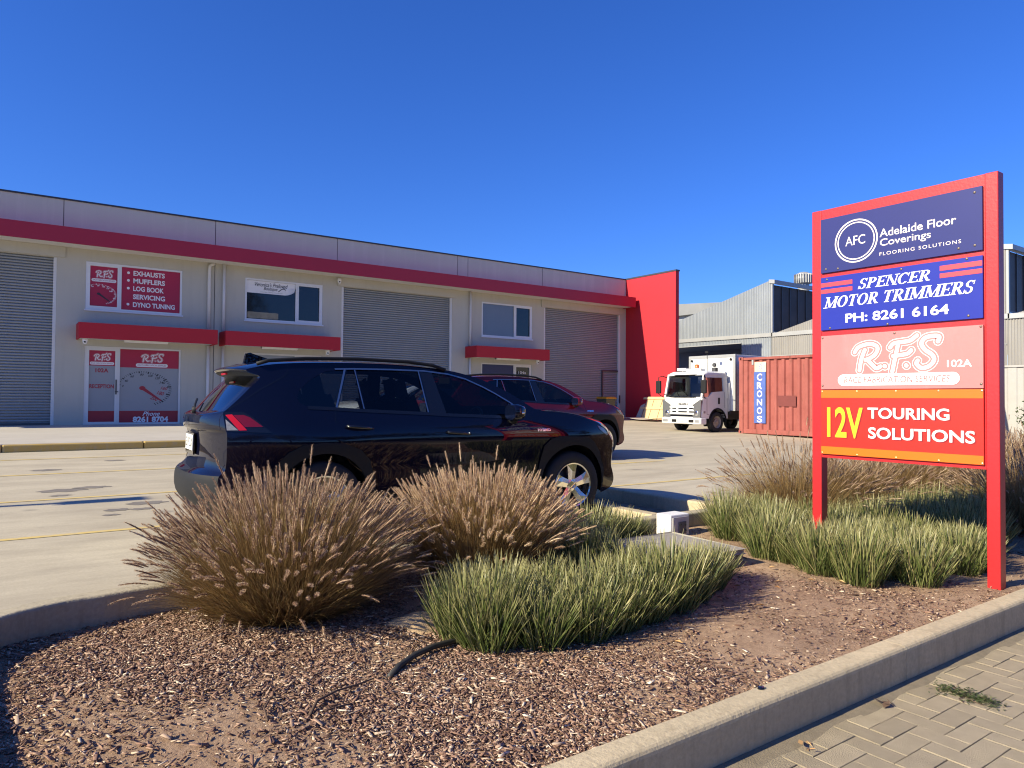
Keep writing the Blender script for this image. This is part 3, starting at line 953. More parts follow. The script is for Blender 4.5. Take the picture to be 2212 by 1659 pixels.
# door awnings
for a, b in ((1.79, 5.73), (5.98, 9.98), (15.87, 19.72)):
    mb = MB()
    mb.box(a, b, CAN_Y, CAN_Y + 0.05, 3.0, 3.475)
    mb.box(a, a + 0.05, CAN_Y + 0.05, WY - 0.003, 3.0, 3.475)
    mb.box(b - 0.05, b, CAN_Y + 0.05, WY - 0.003, 3.0, 3.475)
    mb.box(a + 0.05, b - 0.05, CAN_Y + 0.05, WY - 0.003, 3.40, 3.44)
    aw = P(mb, 'awning', M['red_paint'])
    mb = MB()
    mb.box(a + 0.052, b - 0.052, CAN_Y + 0.052, WY - 0.003, 3.03, 3.06)
    P(mb, 'soffit', M['off_white'], aw)
    c = (a + b) / 2 - 0.1
    mb = MB()
    mb.box(c - 0.62, c + 0.62, 25.1, 25.2, 2.95, 3.028)
    for k in range(6):
        mb.box(c - 0.62 + 0.245 * k, c - 0.60 + 0.245 * k, 25.07, 25.23, 2.965, 3.028)
    P(mb, 'tube_light', M['white'], aw)

# roller doors: slatted curtain, guides, drum cover
for di, (a, b) in enumerate(DOORS):
    mb = MB()
    zt = DTOP
    prof = []
    z = ZB
    pitch = 0.0865
    while z < zt:
        prof += [(WY + 0.16, z), (WY + 0.16, z + 0.018)]
        for k in range(6):
            t = k / 5
            prof.append((WY + 0.125 - 0.030 * math.sin(PI * (0.08 + 0.92 * t)) ** 0.7, z + 0.019 + (pitch - 0.020) * t))
        z += pitch
    vs = [(x, y, zz) for x in (a + 0.04, b - 0.04) for y, zz in prof]
    n = len(prof)
    mb.add(vs, [(i, n + i, n + i + 1, i + 1) for i in range(n - 1)])
    dr = P(mb, 'roller_door', M['slat'], smooth=False)
    for xa, xb in ((a, a + 0.09), (b - 0.09, b)):
        mb = MB()
        mb.box(xa + 0.002, xb - 0.002, WY + 0.02, WY + 0.10, ZB, zt - 0.002)
        P(mb, 'door_guide', M['off_white'], dr)
    mb = MB()
    mb.box(a + 0.095, b - 0.095, WY + 0.08, WY + 0.14, ZB, ZB + 0.07)
    P(mb, 'bottom_rail', M['steel_dark'], dr)
    mb = MB()
    mb.box(a - 0.17, b + 0.21, WY - 0.05, WY - 0.002, 5.50, 5.826)
    P(mb, 'lintel', M['wall'], dr)
# wicket door beside the last roller door
mb = MB()
mb.box(23.74, 23.80, WY + 0.03, WY + 0.09, ZB, 2.72)
mb.box(23.80, 24.80, WY + 0.03, WY + 0.09, 2.66, 2.72)
wk = P(mb, 'wicket_frame', M['steel_dark'])
mb = MB()
mb.box(24.84, 24.9, WY - 0.03, WY + 0.03, 1.1, 1.5)
mb.box(24.80, 24.84, WY - 0.05, WY - 0.02, 1.2, 1.28)
P(mb, 'lock', M['steel_dark'], wk)

def frame(name, a, b, c, d, y0, y1, t, parent, mat_=None):
    mb = MB()
    mb.box(a, b, y0, y1, d - t, d)
    mb.box(a, b, y0, y1, c, c + t)
    mb.box(a, a + t, y0, y1, c + t, d - t)
    mb.box(b - t, b, y0, y1, c + t, d - t)
    return P(mb, name, mat_ or M['alu'], parent)

front = plane_at((0, WY, 0), (1, 0, 0), (0, 0, 1))      # a = x, b = z, w out of the wall
def fput(off):
    return lambda a, b, w: (a, WY + off - w, b)
pf = fput(0.055)

def pane(name, a, b, c, d, y, mat_, parent):
    mb = MB()
    mb.add([(a, y, c), (b, y, c), (b, y, d), (a, y, d)], [(0, 1, 2, 3)])
    return P(mb, name, mat_, parent)

def gauge(mb, cx, cz, r, put, mi_tick, mi_num, mi_red, mi_needle, needle=True):
    """A speedometer: tilted oval of ticks, figures, needle."""
    def at(deg, rr):
        t = RAD(deg)
        k = 1 + 0.25 * max(0, math.cos(t + 0.25)) ** 1.5
        return cx + rr * k * math.cos(t), cz + rr * 0.78 * k * math.sin(t)
    n = 41
    for i in range(n):
        deg = 175 - 235 * i / (n - 1)
        major = i % 4 == 1
        grow = 0.5 + 0.5 * i / (n - 1)
        (x1, z1), (x0, z0) = at(deg, r), at(deg, r * (1 - (0.17 if major else 0.11) * grow))
        d = Vector((x1 - x0, z1 - z0)).normalized()
        q = Vector((-d.y, d.x)) * r * (0.026 if major else 0.013) * (0.6 + 0.6 * grow)
        mb.add([put(x0 + q.x, z0 + q.y, 0.001), put(x0 - q.x, z0 - q.y, 0.001), put(x1 - q.x, z1 - q.y, 0.001), put(x1 + q.x, z1 + q.y, 0.001)], [(0, 1, 2, 3)], mi_tick)
    for s, deg, rr, hw, hh, mi in (('0', 172, 0.80, .03, .045, mi_num), ('40', 148, 0.78, .075, .05, mi_num), ('60', 122, 0.80, .075, .05, mi_num), ('80', 92, 0.80, .075, .05, mi_num),
                                   ('100', 66, 0.80, .10, .055, mi_num), ('120', 44, 0.80, .10, .058, mi_num), ('140', 22, 0.77, .125, .062, mi_num),
                                   ('160', 0, 0.74, .145, .075, mi_red), ('180', -21, 0.66, .155, .085, mi_red), ('200', -50, 0.66, .165, .095, mi_red)):
        x, z = at(deg, r * rr)
        letter(mb, s, (x - hw * r * 1.0, x + hw * r * 1.0, z - hh * r, z + hh * r), put, 0.001, mi, bold=0.02, shear=0.3, rot=0.0 if deg > 10 else RAD(-10 + deg * 0.2))
    mb.sheet(disc((cx, cz), r * 0.13, 20, r * 0.095), put, 0.0012, mi_needle)
    ex, ez = cx + r * 0.80, cz - r * 0.58
    d = Vector((ex - cx, ez - cz)).normalized()
    q = Vector((-d.y, d.x))
    mb.add([put(cx + q.x * r * 0.075, cz + q.y * r * 0.075, 0.0014), put(cx - q.x * r * 0.075, cz - q.y * r * 0.075, 0.0014),
            put(ex - q.x * r * 0.03, ez - q.y * r * 0.03, 0.0014), put(ex + q.x * r * 0.03, ez + q.y * r * 0.03, 0.0014)], [(0, 1, 2, 3)], mi_needle)

def pill(mb, a, b, c, d, put, w, mi):
    mb.sheet(rounded(a, b, c, d, (d - c) / 2 * 0.98), put, w, mi)

VIN = [M['vinyl_red'], M['vinyl_white'], M['vinyl_black'], M['vinyl_crimson'], M['pane_grey']]

def rfs_badge(mb, a, b, c, d, put, w):
    """Initials over a white pill with the small line of words."""
    h = d - c
    rfs(mb, (a + (b - a) * 0.16, b - (b - a) * 0.12, c + h * 0.30, d), put, w, 1, 0, 1)
    pill(mb, a, b, c, c + h * 0.24, put, w + 0.002, 1)
    letter(mb, 'RACE FABRICATION SERVICES', (a + (b - a) * 0.05, b - (b - a) * 0.05, c + h * 0.07, c + h * 0.19), put, w + 0.0025, 3, shear=0.2)

# upper windows
for wi, (a, b, dv, side) in enumerate(WINS):
    fr = frame('window', a + 0.003, b - 0.003, WZ0 + 0.003, WZ1 - 0.003, WY + 0.01, WY + 0.075, 0.06, bld)
    mb = MB()
    mb.box(dv - 0.03, dv + 0.03, WY + 0.012, WY + 0.073, WZ0 + 0.063, WZ1 - 0.063)
    P(mb, 'mullion', M['alu'], fr)
    sa, sb = (a + 0.063, dv - 0.03) if side == 'l' else (dv + 0.03, b - 0.063)
    frame('sash', sa, sb, WZ0 + 0.063, WZ1 - 0.063, WY + 0.004, WY + 0.05, 0.055, fr)
    mb = MB()
    mb.box(a - 0.03, b + 0.03, WY - 0.05, WY - 0.002, WZ0 - 0.05, WZ0 - 0.002)
    P(mb, 'sill', M['alu'], fr)
    pm = M['pane_dark'] if wi < 2 else M['pane_blind']
    pane('pane', a + 0.06, dv, WZ0 + 0.06, WZ1 - 0.06, WY + 0.06, pm, fr)
    pane('pane', dv, b - 0.06, WZ0 + 0.06, WZ1 - 0.06, WY + 0.0605, M['pane_dark'], fr)
    if wi == 0:
        mb = MB()
        la, lb = sa + 0.055, sb - 0.055
        put = fput(0.042)
        mb.add([put(la, WZ0 + 0.118, 0), put(lb, WZ0 + 0.118, 0), put(lb, WZ1 - 0.118, 0), put(la, WZ1 - 0.118, 0)], [(0, 1, 2, 3)], 0)
        rfs_badge(mb, la + 0.04, lb - 0.03, 4.86, 5.26, put, 0.001)
        gauge(mb, la + 0.24, 4.48, 0.40, put, 1, 1, 3, 2)
        P(mb, 'window_sign', VIN, fr)
        mb = MB()
        ra, rb = dv + 0.032, b - 0.065
        mb.add([put(ra, WZ0 + 0.064, 0), put(rb, WZ0 + 0.064, 0), put(rb, WZ1 - 0.064, 0), put(ra, WZ1 - 0.064, 0)], [(0, 1, 2, 3)], 0)
        for s, x0, x1, zc, dot in (('EXHAUSTS', 3.34, 4.26, 5.23, 1), ('MUFFLERS', 3.34, 4.27, 4.985, 1), ('LOG BOOK', 3.34, 4.24, 4.735, 1), ('SERVICING', 3.34, 4.28, 4.475, 0), ('DYNO TUNING', 3.34, 4.58, 4.22, 1)):
            letter(mb, s, (x0, x1, zc - 0.08, zc + 0.08), put, 0.002, 1, bold=0.032)
            if dot:
                mb.sheet(disc((3.2, zc), 0.042, 18), put, 0.002, 1)
        P(mb, 'window_sign', VIN, fr)
    if wi == 1:
        # a white banner, its lower corner peeling
        mb = MB()
        put = fput(0.05)
        z0, z1 = 4.955, 5.392
        n = 14
        pts = []
        xa, xb = a + 0.065, dv - 0.033
        for i in range(n + 1):
            for j in range(7):
                x, z = xa + (xb - xa) * i / n, z0 + (z1 - z0) * j / 6
                f = max(0.0, (x - xb + 0.36) / 0.36) * max(0.0, 1 - (z - z0) / 0.30)
                pts.append(put(x - 0.10 * f, z + 0.10 * f * f, 0.16 * f))
        mb.add(pts, [(i * 7 + j, (i + 1) * 7 + j, (i + 1) * 7 + j + 1, i * 7 + j + 1) for i in range(n) for j in range(6)], 1)
        for i, (s, x0, x1, zb, zt) in enumerate((("Veronica's Preloved", 7.16, 8.33, 5.20, 5.35), ('Boutique', 7.47, 7.96, 5.045, 5.20))):
            letter(mb, s, (x0, x1, zb, zt), put, 0.003, 2, bold=0.008, shear=0.35)
        letter(mb, 'Sustainable Clothing & Accessories', (7.36, 8.14, 4.985, 5.03), put, 0.003, 4, shear=0.1)
        stroke(mb, [(8.0, 5.07), (8.16, 5.18), (8.33, 5.10)], 0.028, put, 0.003, 2)
        stroke(mb, [(8.16, 5.18), (8.175, 5.22), (8.15, 5.235)], 0.012, put, 0.003, 2)
        P(mb, 'banner', VIN, fr)
        # a rolled bolster lying on the sill inside
        mb = MB()
        mb.lathe([(0, 0), (0.1, 0.0), (0.115, 0.06), (0.11, 0.5), (0.115, 1.0), (0.10, 1.08), (0, 1.08)], lambda x, y, h: (6.92 + h, WY + 0.0485 - 0.1 * 0 + 0.0 + y * 0.05, 4.17 + x), 20)
        P(mb, 'bolster', mat('bolster_cloth', (0.30, 0.26, 0.17), 0.85, var=0.25, scale=5), fr)

# shopfronts under the awnings
for wi, (a, b, dv, side) in enumerate(WINS):
    sh = frame('shopfront', a + 0.003, b - 0.003, ZB, SHZ - 0.003, WY + 0.02, WY + 0.09, 0.055, bld, M['off_white'])
    mb = MB()
    mb.box(dv - 0.03, dv + 0.03, WY + 0.022, WY + 0.088, ZB + 0.055, SHZ - 0.058)
    P(mb, 'mullion', M['off_white'], sh)
    da, db = (a + 0.058, dv - 0.03) if side == 'l' else (dv + 0.03, b - 0.058)
    dr = frame('door', da, db, ZB + 0.01, SHZ - 0.058, WY + 0.012, WY + 0.06, 0.075, sh, M['off_white'])
    mb = MB()
    hx = db - 0.04 if side == 'l' else da + 0.04
    mb.box(hx - 0.02, hx + 0.02, WY - 0.006, WY + 0.012, ZB + 0.95, ZB + 1.42)
    mb.box(hx - 0.035, hx + 0.06, WY - 0.05, WY - 0.03, ZB + 1.02, ZB + 1.05)
    mb.box(hx - 0.012, hx + 0.012, WY - 0.03, WY - 0.006, ZB + 1.02, ZB + 1.05)
    P(mb, 'handle', M['steel_dark'], dr)
    fa, fb = (dv + 0.03, b - 0.058) if side == 'l' else (a + 0.058, dv - 0.03)
    put = fput(0.05)
    la, lb, lz0, lz1 = da + 0.075, db - 0.075, ZB + 0.085, SHZ - 0.133
    if wi == 0:
        mb = MB()
        def band(x0, x1, z0, z1, mi):
            mb.add([put(x0, z0, 0), put(x1, z0, 0), put(x1, z1, 0), put(x0, z1, 0)], [(0, 1, 2, 3)], mi)
        band(la, lb, 2.22, lz1, 0)
        band(la, lb, 0.80, 2.22, 4)
        band(la, lb, lz0, 0.80, 3)
        rfs_badge(mb, la + 0.025, lb - 0.025, 2.25, 2.63, put, 0.001)
        cx = (la + lb) / 2
        letter(mb, '102A', (cx - 0.18, cx + 0.18, 2.01, 2.14), put, 0.002, 3, bold=0.035)
        letter(mb, 'RECEPTION', (cx - 0.335, cx + 0.335, 1.51, 1.64), put, 0.002, 3, bold=0.035)
        P(mb, 'door_sign', VIN, dr)
        mb = MB()
        put = fput(0.062)
        z0, z1 = ZB + 0.056, SHZ - 0.06
        band(fa, fb, 2.19, z1, 0)
        band(fa, fb, 0.80, 2.19, 4)
        band(fa, fb, z0, 0.80, 3)
        rfs_badge(mb, 3.46, 4.40, 2.22, 2.68, put, 0.001)
        gauge(mb, 3.66, 1.535, 0.70, put, 2, 2, 3, 3)
        letter(mb, 'Phone', (3.68, 4.19, 0.64, 0.775), put, 0.002, 1, bold=0.012, shear=0.4)
        letter(mb, '8261 8704', (3.40, 4.44, 0.43, 0.62), put, 0.002, 1, bold=0.045)
        P(mb, 'window_sign', VIN, sh)
    elif wi == 1:
        pane('pane', fa, fb, ZB + 0.055, SHZ - 0.06, WY + 0.062, M['pane_grey'], sh)
        pane('pane', la, lb, lz0, lz1, WY + 0.05, M['off_white'], dr)
    else:
        pane('pane', fa, fb, ZB + 0.055, SHZ - 0.06, WY + 0.062, M['pane_navy'], sh)
        pane('pane', la, lb, lz0, lz1, WY + 0.05, M['pane_dark'], dr)
        mb = MB()
        letter(mb, '104a', (18.70, 19.12, 2.40, 2.52), put, 0.002, 1)
        P(mb, 'door_number', VIN, dr)

# downpipes, cameras
for x, kink in ((5.62, True), (6.10, False), (16.08, False)):
    mb = MB()
    y = WY - 0.065
    if kink:
        mb.tube([(x + 0.16, WY - 0.03, 5.80), (x + 0.07, y, 5.76), (x + 0.01, y, 5.70), (x, y, 5.55), (x, y, 3.45)], 0.052, 12)
        mb.tube([(x, y, 3.0), (x, y, ZB)], 0.052, 12)
    else:
        mb.tube([(x, y, 5.82), (x, y, 3.49 if x < 7 else 3.49)], 0.048, 12)
        mb.tube([(x, y, 3.0), (x, y, ZB)], 0.048, 12)
    P(mb, 'downpipe', M['off_white'], smooth=True)
for x, z, y in ((10.22, 5.68, WY - 0.12), (1.98, 2.95, 25.0), (9.62, 2.95, 25.1), (19.3, 2.95, 25.1)):
    mb = MB()
    mb.lathe([(0.0, 0.14), (0.07, 0.14), (0.075, 0.06), (0.062, 0.0), (0.05, -0.04), (0.0, -0.065)], lambda a, b, h: (x + a, y + b, z + h - 0.06), 16)
    cm = P(mb, 'security_camera', M['white'], smooth=True)
    mb = MB()
    mb.lathe([(0.0, 0.004), (0.028, 0.0), (0.032, -0.02)], lambda a, b, h: (x - 0.01 + a, y - 0.066 - h * 0.3, z - 0.05 + b), 12)
    P(mb, 'lens', M['gloss_black'], cm)

# red wing wall closing the row
mb = MB()
mb.box(25.282, 25.50, 22.43, WY + 3, 0.0, TOP + 0.0)
wing = P(mb, 'wing_wall', M['red_paint'])
mb = MB()
mb.box(25.262, 25.525, 22.40, WY + 3, TOP + 0.002, TOP + 0.075)
P(mb, 'flashing', M['dark_metal'], wing)

# ------------------------------------------------------------------ directory sign
# measured on the plane of its face; SC keeps it in line with its footing
SC = 0.95
SX = 6.06
sgn = thing('directory_sign', 'tall red two-post directory sign listing four businesses beside the street kerb', 'sign', (SX, 2.97, -0.14))
def sy(y):
    return y * SC
def sz(z):
    return CAM_H + (z - CAM_H) * SC
def sput(off=0.0):
    return lambda a, b, w: (SX - off - w, -a, b)      # a = -y so that letters read from the street side
def sbox(ya, yb, za, zb):
    return (-sy(yb), -sy(ya), sz(za), sz(zb))
for ya, yb in ((2.338, 2.434), (3.838, 3.934)):
    mb = MB()
    mb.box(SX, SX + 0.10, sy(ya), sy(yb), -0.35, sz(3.11))
    P(mb, 'post', M['sign_red'], sgn, bevel=0.006)
mb = MB()
mb.box(SX + 0.004, SX + 0.096, sy(2.434), sy(3.838), sz(3.01), sz(3.107))
P(mb, 'top_rail', M['sign_red'], sgn)
mb = MB()
mb.box(SX + 0.004, SX + 0.05, sy(2.434), sy(3.838), sz(0.738), sz(3.01))
P(mb, 'backing_board', M['sign_red'], sgn)
SGM = [M['sign_navy'], M['sign_cream'], M['sign_blue'], M['sign_white'], M['sign_stripe'], M['sign_pink'], M['sign_bright'], M['sign_orange'], M['sign_yellow'], M['sign_shade'], M['screw'], M['screw_brass'], M['vinyl_crimson_pale']]
def panel(za, zb, mi, label):
    mb = MB()
    mb.box(SX - 0.016, SX + 0.002, sy(2.444), sy(3.832), sz(za), sz(zb))
    o = P(mb, 'sign_panel', SGM[mi], sgn, bevel=0.002)
    o['label'] = label
    return o
def screws(parent, pts, mi=10):
    for y, z in pts:
        mb = MB()
        mb.lathe([(0.0, 0.006), (0.008, 0.004), (0.011, 0.0)], lambda a, b, h: (SX - 0.016 - h, sy(y) + a, sz(z) + b), 8)
        P(mb, 'screw', SGM[mi], parent)
W0 = 0.018
def L(parent, s, ya, yb, za, zb, mi, w=0.0, **k):
    mb = MB()
    letter(mb, s, sbox(min(ya, yb), max(ya, yb), za, zb), sput(), W0 + w, **k)
    return P(mb, 'lettering', SGM[mi], parent)

# navy flooring panel
p = panel(2.495, 3.012, 0, 'navy panel with a double ring and white lettering')
mb = MB()
ring(mb, (-sy(3.486), sz(2.752)), 0.190 * SC, 0.203 * SC, sput(), W0, 1, sq=0.985)
ring(mb, (-sy(3.486), sz(2.752)), 0.166 * SC, 0.176 * SC, sput(), W0, 1, sq=0.985)
L(p, 'AFC', 3.585, 3.398, 2.715, 2.80, 1)
L(p, 'Adelaide Floor', 3.267, 2.636, 2.743, 2.815, 1, bold=0.008)
L(p, 'Coverings', 3.264, 2.834, 2.643, 2.726, 1, bold=0.008)
L(p, 'FLOORING SOLUTIONS', 3.268, 2.60, 2.577, 2.607, 1, spacing=1.25)
P(mb, 'emblem', SGM, p)
screws(p, [(3.78, 2.53), (2.50, 2.54), (3.66, 2.52), (2.62, 2.535), (2.5, 2.97)])
# blue trimmers panel
p = panel(1.948, 2.452, 2, 'royal blue panel with red stripes and white serif lettering')
mb = MB()
serif_word(mb, 'SPENCER', sbox(2.822, 3.471, 2.302, 2.394), sput(), W0)
P(mb, 'lettering', SGM[3], p)
mb = MB()
serif_word(mb, 'MOTOR TRIMMERS', sbox(2.489, 3.80, 2.157, 2.259), sput(), W0)
P(mb, 'lettering', SGM[3], p)
L(p, 'PH: 8261 6164', 3.586, 2.696, 2.003, 2.088, 3, bold=0.022)
for ya, yb, za, zb in ((3.52, 3.832, 2.360, 2.399), (3.52, 3.832, 2.299, 2.337), (2.447, 2.765, 2.370, 2.411), (2.447, 2.765, 2.309, 2.347)):
    a0, a1, b0, b1 = sbox(ya, yb, za, zb)
    mb = MB()
    mb.add([sput()(a, b, W0) for a, b in ((a0, b0), (a1, b0), (a1, b1), (a0, b1))], [(0, 1, 2, 3)])
    P(mb, 'stripe', SGM[4], p)
screws(p, [(3.77, 2.43), (3.08, 2.43), (2.56, 2.44), (3.74, 1.965), (2.55, 1.975), (3.2, 1.96)])
# faded pink panel
p = panel(1.386, 1.894, 5, 'sun-faded pink panel with outlined white initials')
mb = MB()
a0, a1, b0, b1 = sbox(2.74, 3.52, 1.52, 1.86)
rfs(mb, (a0, a1, b0, b1), sput(), W0, 3, 5, 3)
a0, a1, b0, b1 = sbox(2.615, 3.66, 1.418, 1.522)
P(mb, 'initials', SGM, p)
mb = MB()
pill(mb, a0, a1, b0, b1, sput(), W0 + 0.0019, 3)
P(mb, 'pill_band', SGM, p)
L(p, 'RACE FABRICATION SERVICES', 3.60, 2.69, 1.442, 1.498, 12, 0.0023, shear=0.12)
L(p, '102A', 2.712, 2.526, 1.562, 1.622, 3, bold=0.02)
screws(p, [(3.815, 1.875), (3.14, 1.875), (2.46, 1.88), (3.815, 1.42), (2.46, 1.42)])
# bright red panel with orange bands
p = panel(0.772, 1.380, 6, 'bright red panel with orange bands and yellow and white lettering')
mb = MB()
for za, zb in ((1.305, 1.378), (0.775, 0.846)):
    a0, a1, b0, b1 = sbox(2.446, 3.83, za, zb)
    mb = MB()
    mb.add([sput()(a, b, W0) for a, b in ((a0, b0), (a1, b0), (a1, b1), (a0, b1))], [(0, 1, 2, 3)])
    P(mb, 'orange_band', SGM[7], p)
for dx, dz, mi, w in ((0.010, -0.008, 9, 0.0), (0, 0, 0, 0.0008)):
    L(p, '12V', 3.769 - dx, 3.425 - dx, 0.934 + dz, 1.219 + dz, 8 if mi == 0 else 9, w, bold=0.02)
    L(p, 'TOURING', 3.38 - dx, 2.696 - dx, 1.12 + dz, 1.219 + dz, 3 if mi == 0 else 9, w, bold=0.022)
    L(p, 'SOLUTIONS', 3.375 - dx, 2.506 - dx, 0.94 + dz, 1.042 + dz, 3 if mi == 0 else 9, w, bold=0.022)
screws(p, [(y, z) for y in (3.82, 3.48, 3.13, 2.78, 2.455) for z in (1.365, 0.785)], 11)
# ------------------------------------------------------------------ cars
# Local axes: x forward with 0 at the rear axle, y to the car's left, z up.
RIBS = [  # centre line x, z; side edge x, z; how square the section is
    (3.46, .22, 3.14, .24, 2.4), (3.58, .30, 3.30, .29, 2.4), (3.62, .37, 3.35, .365, 2.6), (3.60, .45, 3.33, .44, 2.6), (3.58, .55, 3.29, .54, 2.8),
    (3.61, .70, 3.30, .70, 2.8), (3.62, .80, 3.29, .80, 2.8), (3.58, .90, 3.21, .89, 2.8), (3.50, .98, 3.12, .965, 2.8), (3.40, 1.03, 3.04, 1.02, 3),
    (3.10, 1.09, 2.87, 1.075, 4), (2.85, 1.13, 2.70, 1.115, 4), (2.60, 1.155, 2.47, 1.14, 4), (2.45, 1.165, 2.32, 1.148, 3), (2.38, 1.185, 2.22, 1.175, 2.4),
    (2.10, 1.345, 1.98, 1.325, 2.2), (1.80, 1.48, 1.70, 1.455, 2.2), (1.50, 1.575, 1.45, 1.53, 2.2), (1.33, 1.612, 1.25, 1.572, 2.4), (1.10, 1.637, 1.02, 1.597, 3),
    (.70, 1.66, .68, 1.617, 3), (.30, 1.663, .30, 1.617, 3), (-.10, 1.652, -.10, 1.60, 3), (-.42, 1.622, -.38, 1.57, 3), (-.63, 1.565, -.55, 1.525, 3),
    (-.71, 1.53, -.605, 1.50, 3), (-.69, 1.50, -.585, 1.478, 3), (-.60, 1.46, -.50, 1.438, 2.6), (-.70, 1.355, -.59, 1.345, 2.4), (-.79, 1.25, -.68, 1.255, 2.4),
    (-.885, 1.14, -.775, 1.168, 2.4), (-.94, 1.12, -.80, 1.147, 2.6), (-.965, 1.10, -.81, 1.12, 3), (-.965, 1.0, -.80, 1.0, 3), (-.93, .97, -.79, .965, 3),
    (-.92, .85, -.79, .85, 3), (-.93, .72, -.79, .74, 3), (-.96, .66, -.80, .66, 3), (-1.02, .62, -.84, .62, 3), (-1.04, .55, -.85, .55, 3),
    (-1.03, .42, -.84, .42, 3), (-.95, .30, -.76, .30, 3)]
ZZ = [.2, .30, .45, .62, .78, .88, .96, 1.02, 1.08, 1.2, 1.35, 1.5, 1.6, 1.7]
YY = [.845, .875, .895, .895, .915, .925, .918, .90, .875, .81, .735, .66, .60, .55]
_zz = np.linspace(.2, 1.7, 151)
_yy = np.interp(_zz, ZZ, YY)
_kern = np.exp(-np.linspace(-2, 2, 13) ** 2)
_yy = np.convolve(np.pad(_yy, 6, mode='edge'), _kern / _kern.sum(), mode='valid')

def side_y(x, z):
    """Half width of the car at a point of its side view."""
    y = float(np.interp(z, _zz, _yy))
    t = 1.0
    if x > 2.7:
        t -= .15 * ((x - 2.7) / .75) ** 2
    if x < -.2:
        t -= .13 * ((-.2 - x) / .7) ** 2
    # hips over the wheels
    for cx in (0.0, 2.69):
        y += 0.018 * math.exp(-((x - cx) / .42) ** 2 - ((z - .86) / .16) ** 2)
    return y * t

SUB = 3
def cat(p0, p1, p2, p3, t):
    return 0.5 * (2 * p1 + (p2 - p0) * t + (2 * p0 - 5 * p1 + 4 * p2 - p3) * t * t + (3 * p1 - p0 - 3 * p2 + p3) * t ** 3)
_rb = np.array(RIBS)
for _c in (1, 3):                    # a low roof crown
    _rb[:, _c] = np.where(_rb[:, _c] > 1.5, 1.5 + (_rb[:, _c] - 1.5) * .76, _rb[:, _c])
RIB = []
for i in range(len(_rb) - 1):
    for k in range(SUB):
        RIB.append(cat(_rb[max(i - 1, 0)], _rb[i], _rb[i + 1], _rb[min(i + 2, len(_rb) - 1)], k / SUB))
RIB.append(_rb[-1])
VS = [-1, -.985, -.96, -.93, -.86, -.75, -.62, -.45, -.3, -.15, 0, .15, .3, .45, .62, .75, .86, .93, .96, .985, 1]

def strip_pt(s, v, off=0.0):
    """A point of the skin that runs over the car from bumper to bumper: s in ribs, v across -1..1."""
    i = min(int(s * SUB), len(RIB) - 2)
    t = s * SUB - i
    r = RIB[i] * (1 - t) + RIB[i + 1] * t
    g = abs(v) ** r[4]
    x, z = r[0] + (r[2] - r[0]) * g, r[1] + (r[3] - r[1]) * g
    p = Vector((x, v * side_y(r[2], r[3]), z))
    if off:
        e = 0.02
        a = strip_pt(min(s + e, len(RIBS) - 1.001), v) - strip_pt(max(s - e, 0), v)
        b = strip_pt(s, min(v + e, 1)) - strip_pt(s, max(v - e, -1))
        p = p + b.cross(a).normalized() * -off
    return p

def inside(pt, poly):
    x, z = pt
    c = False
    n = len(poly)
    for i in range(n):
        x0, z0 = poly[i]
        x1, z1 = poly[(i + 1) % n]
        if (z0 > z) != (z1 > z) and x < (x1 - x0) * (z - z0) / (z1 - z0) + x0:
            c = not c
    return c

def densify(poly, step):
    out = []
    for i in range(len(poly)):
        a, b = Vector(poly[i]), Vector(poly[(i + 1) % len(poly)])
        n = max(1, int((b - a).length / step))
        out += [tuple(a + (b - a) * k / n) for k in range(n)]
    return out

def cut(outer, holes, step):
    """Triangles of a polygon with holes, with extra points inside so that it can follow a curved side."""
    loops = [densify(outer, step)] + [densify(h, step) for h in holes]
    pts, edges = [], []
    for lp in loops:
        b = len(pts)
        pts += [Vector(p) for p in lp]
        edges += [(b + i, b + (i + 1) % len(lp)) for i in range(len(lp))]
    xs, zs = [p[0] for p in loops[0]], [p[1] for p in loops[0]]
    x = min(xs) + step / 2
    while x < max(xs):
        z = min(zs) + step / 2
        while z < max(zs):
            if inside((x, z), outer):
                pts.append(Vector((x, z)))
            z += step
        x += step
    v, e, f, *_ = geometry.delaunay_2d_cdt(pts, edges, [], 0, 1e-5)
    keep = []
    for t in f:
        c = ((v[t[0]].x + v[t[1]].x + v[t[2]].x) / 3, (v[t[0]].y + v[t[1]].y + v[t[2]].y) / 3)
        if inside(c, outer) and not any(inside(c, h) for h in holes):
            keep.append(tuple(t))
    used = sorted(set(i for t in keep for i in t))
    mp = {q: i for i, q in enumerate(used)}
    return [(v[i].x, v[i].y) for i in used], [tuple(mp[i] for i in t) for t in keep]

def side_normal(x, z, sgn):
    e = 0.012
    dx = (side_y(x + e, z) - side_y(x - e, z)) / (2 * e)
    dz = (side_y(x, min(z + e, 1.7)) - side_y(x, max(z - e, .2))) / (2 * e)
    return Vector((-dx, sgn, -dz)).normalized()

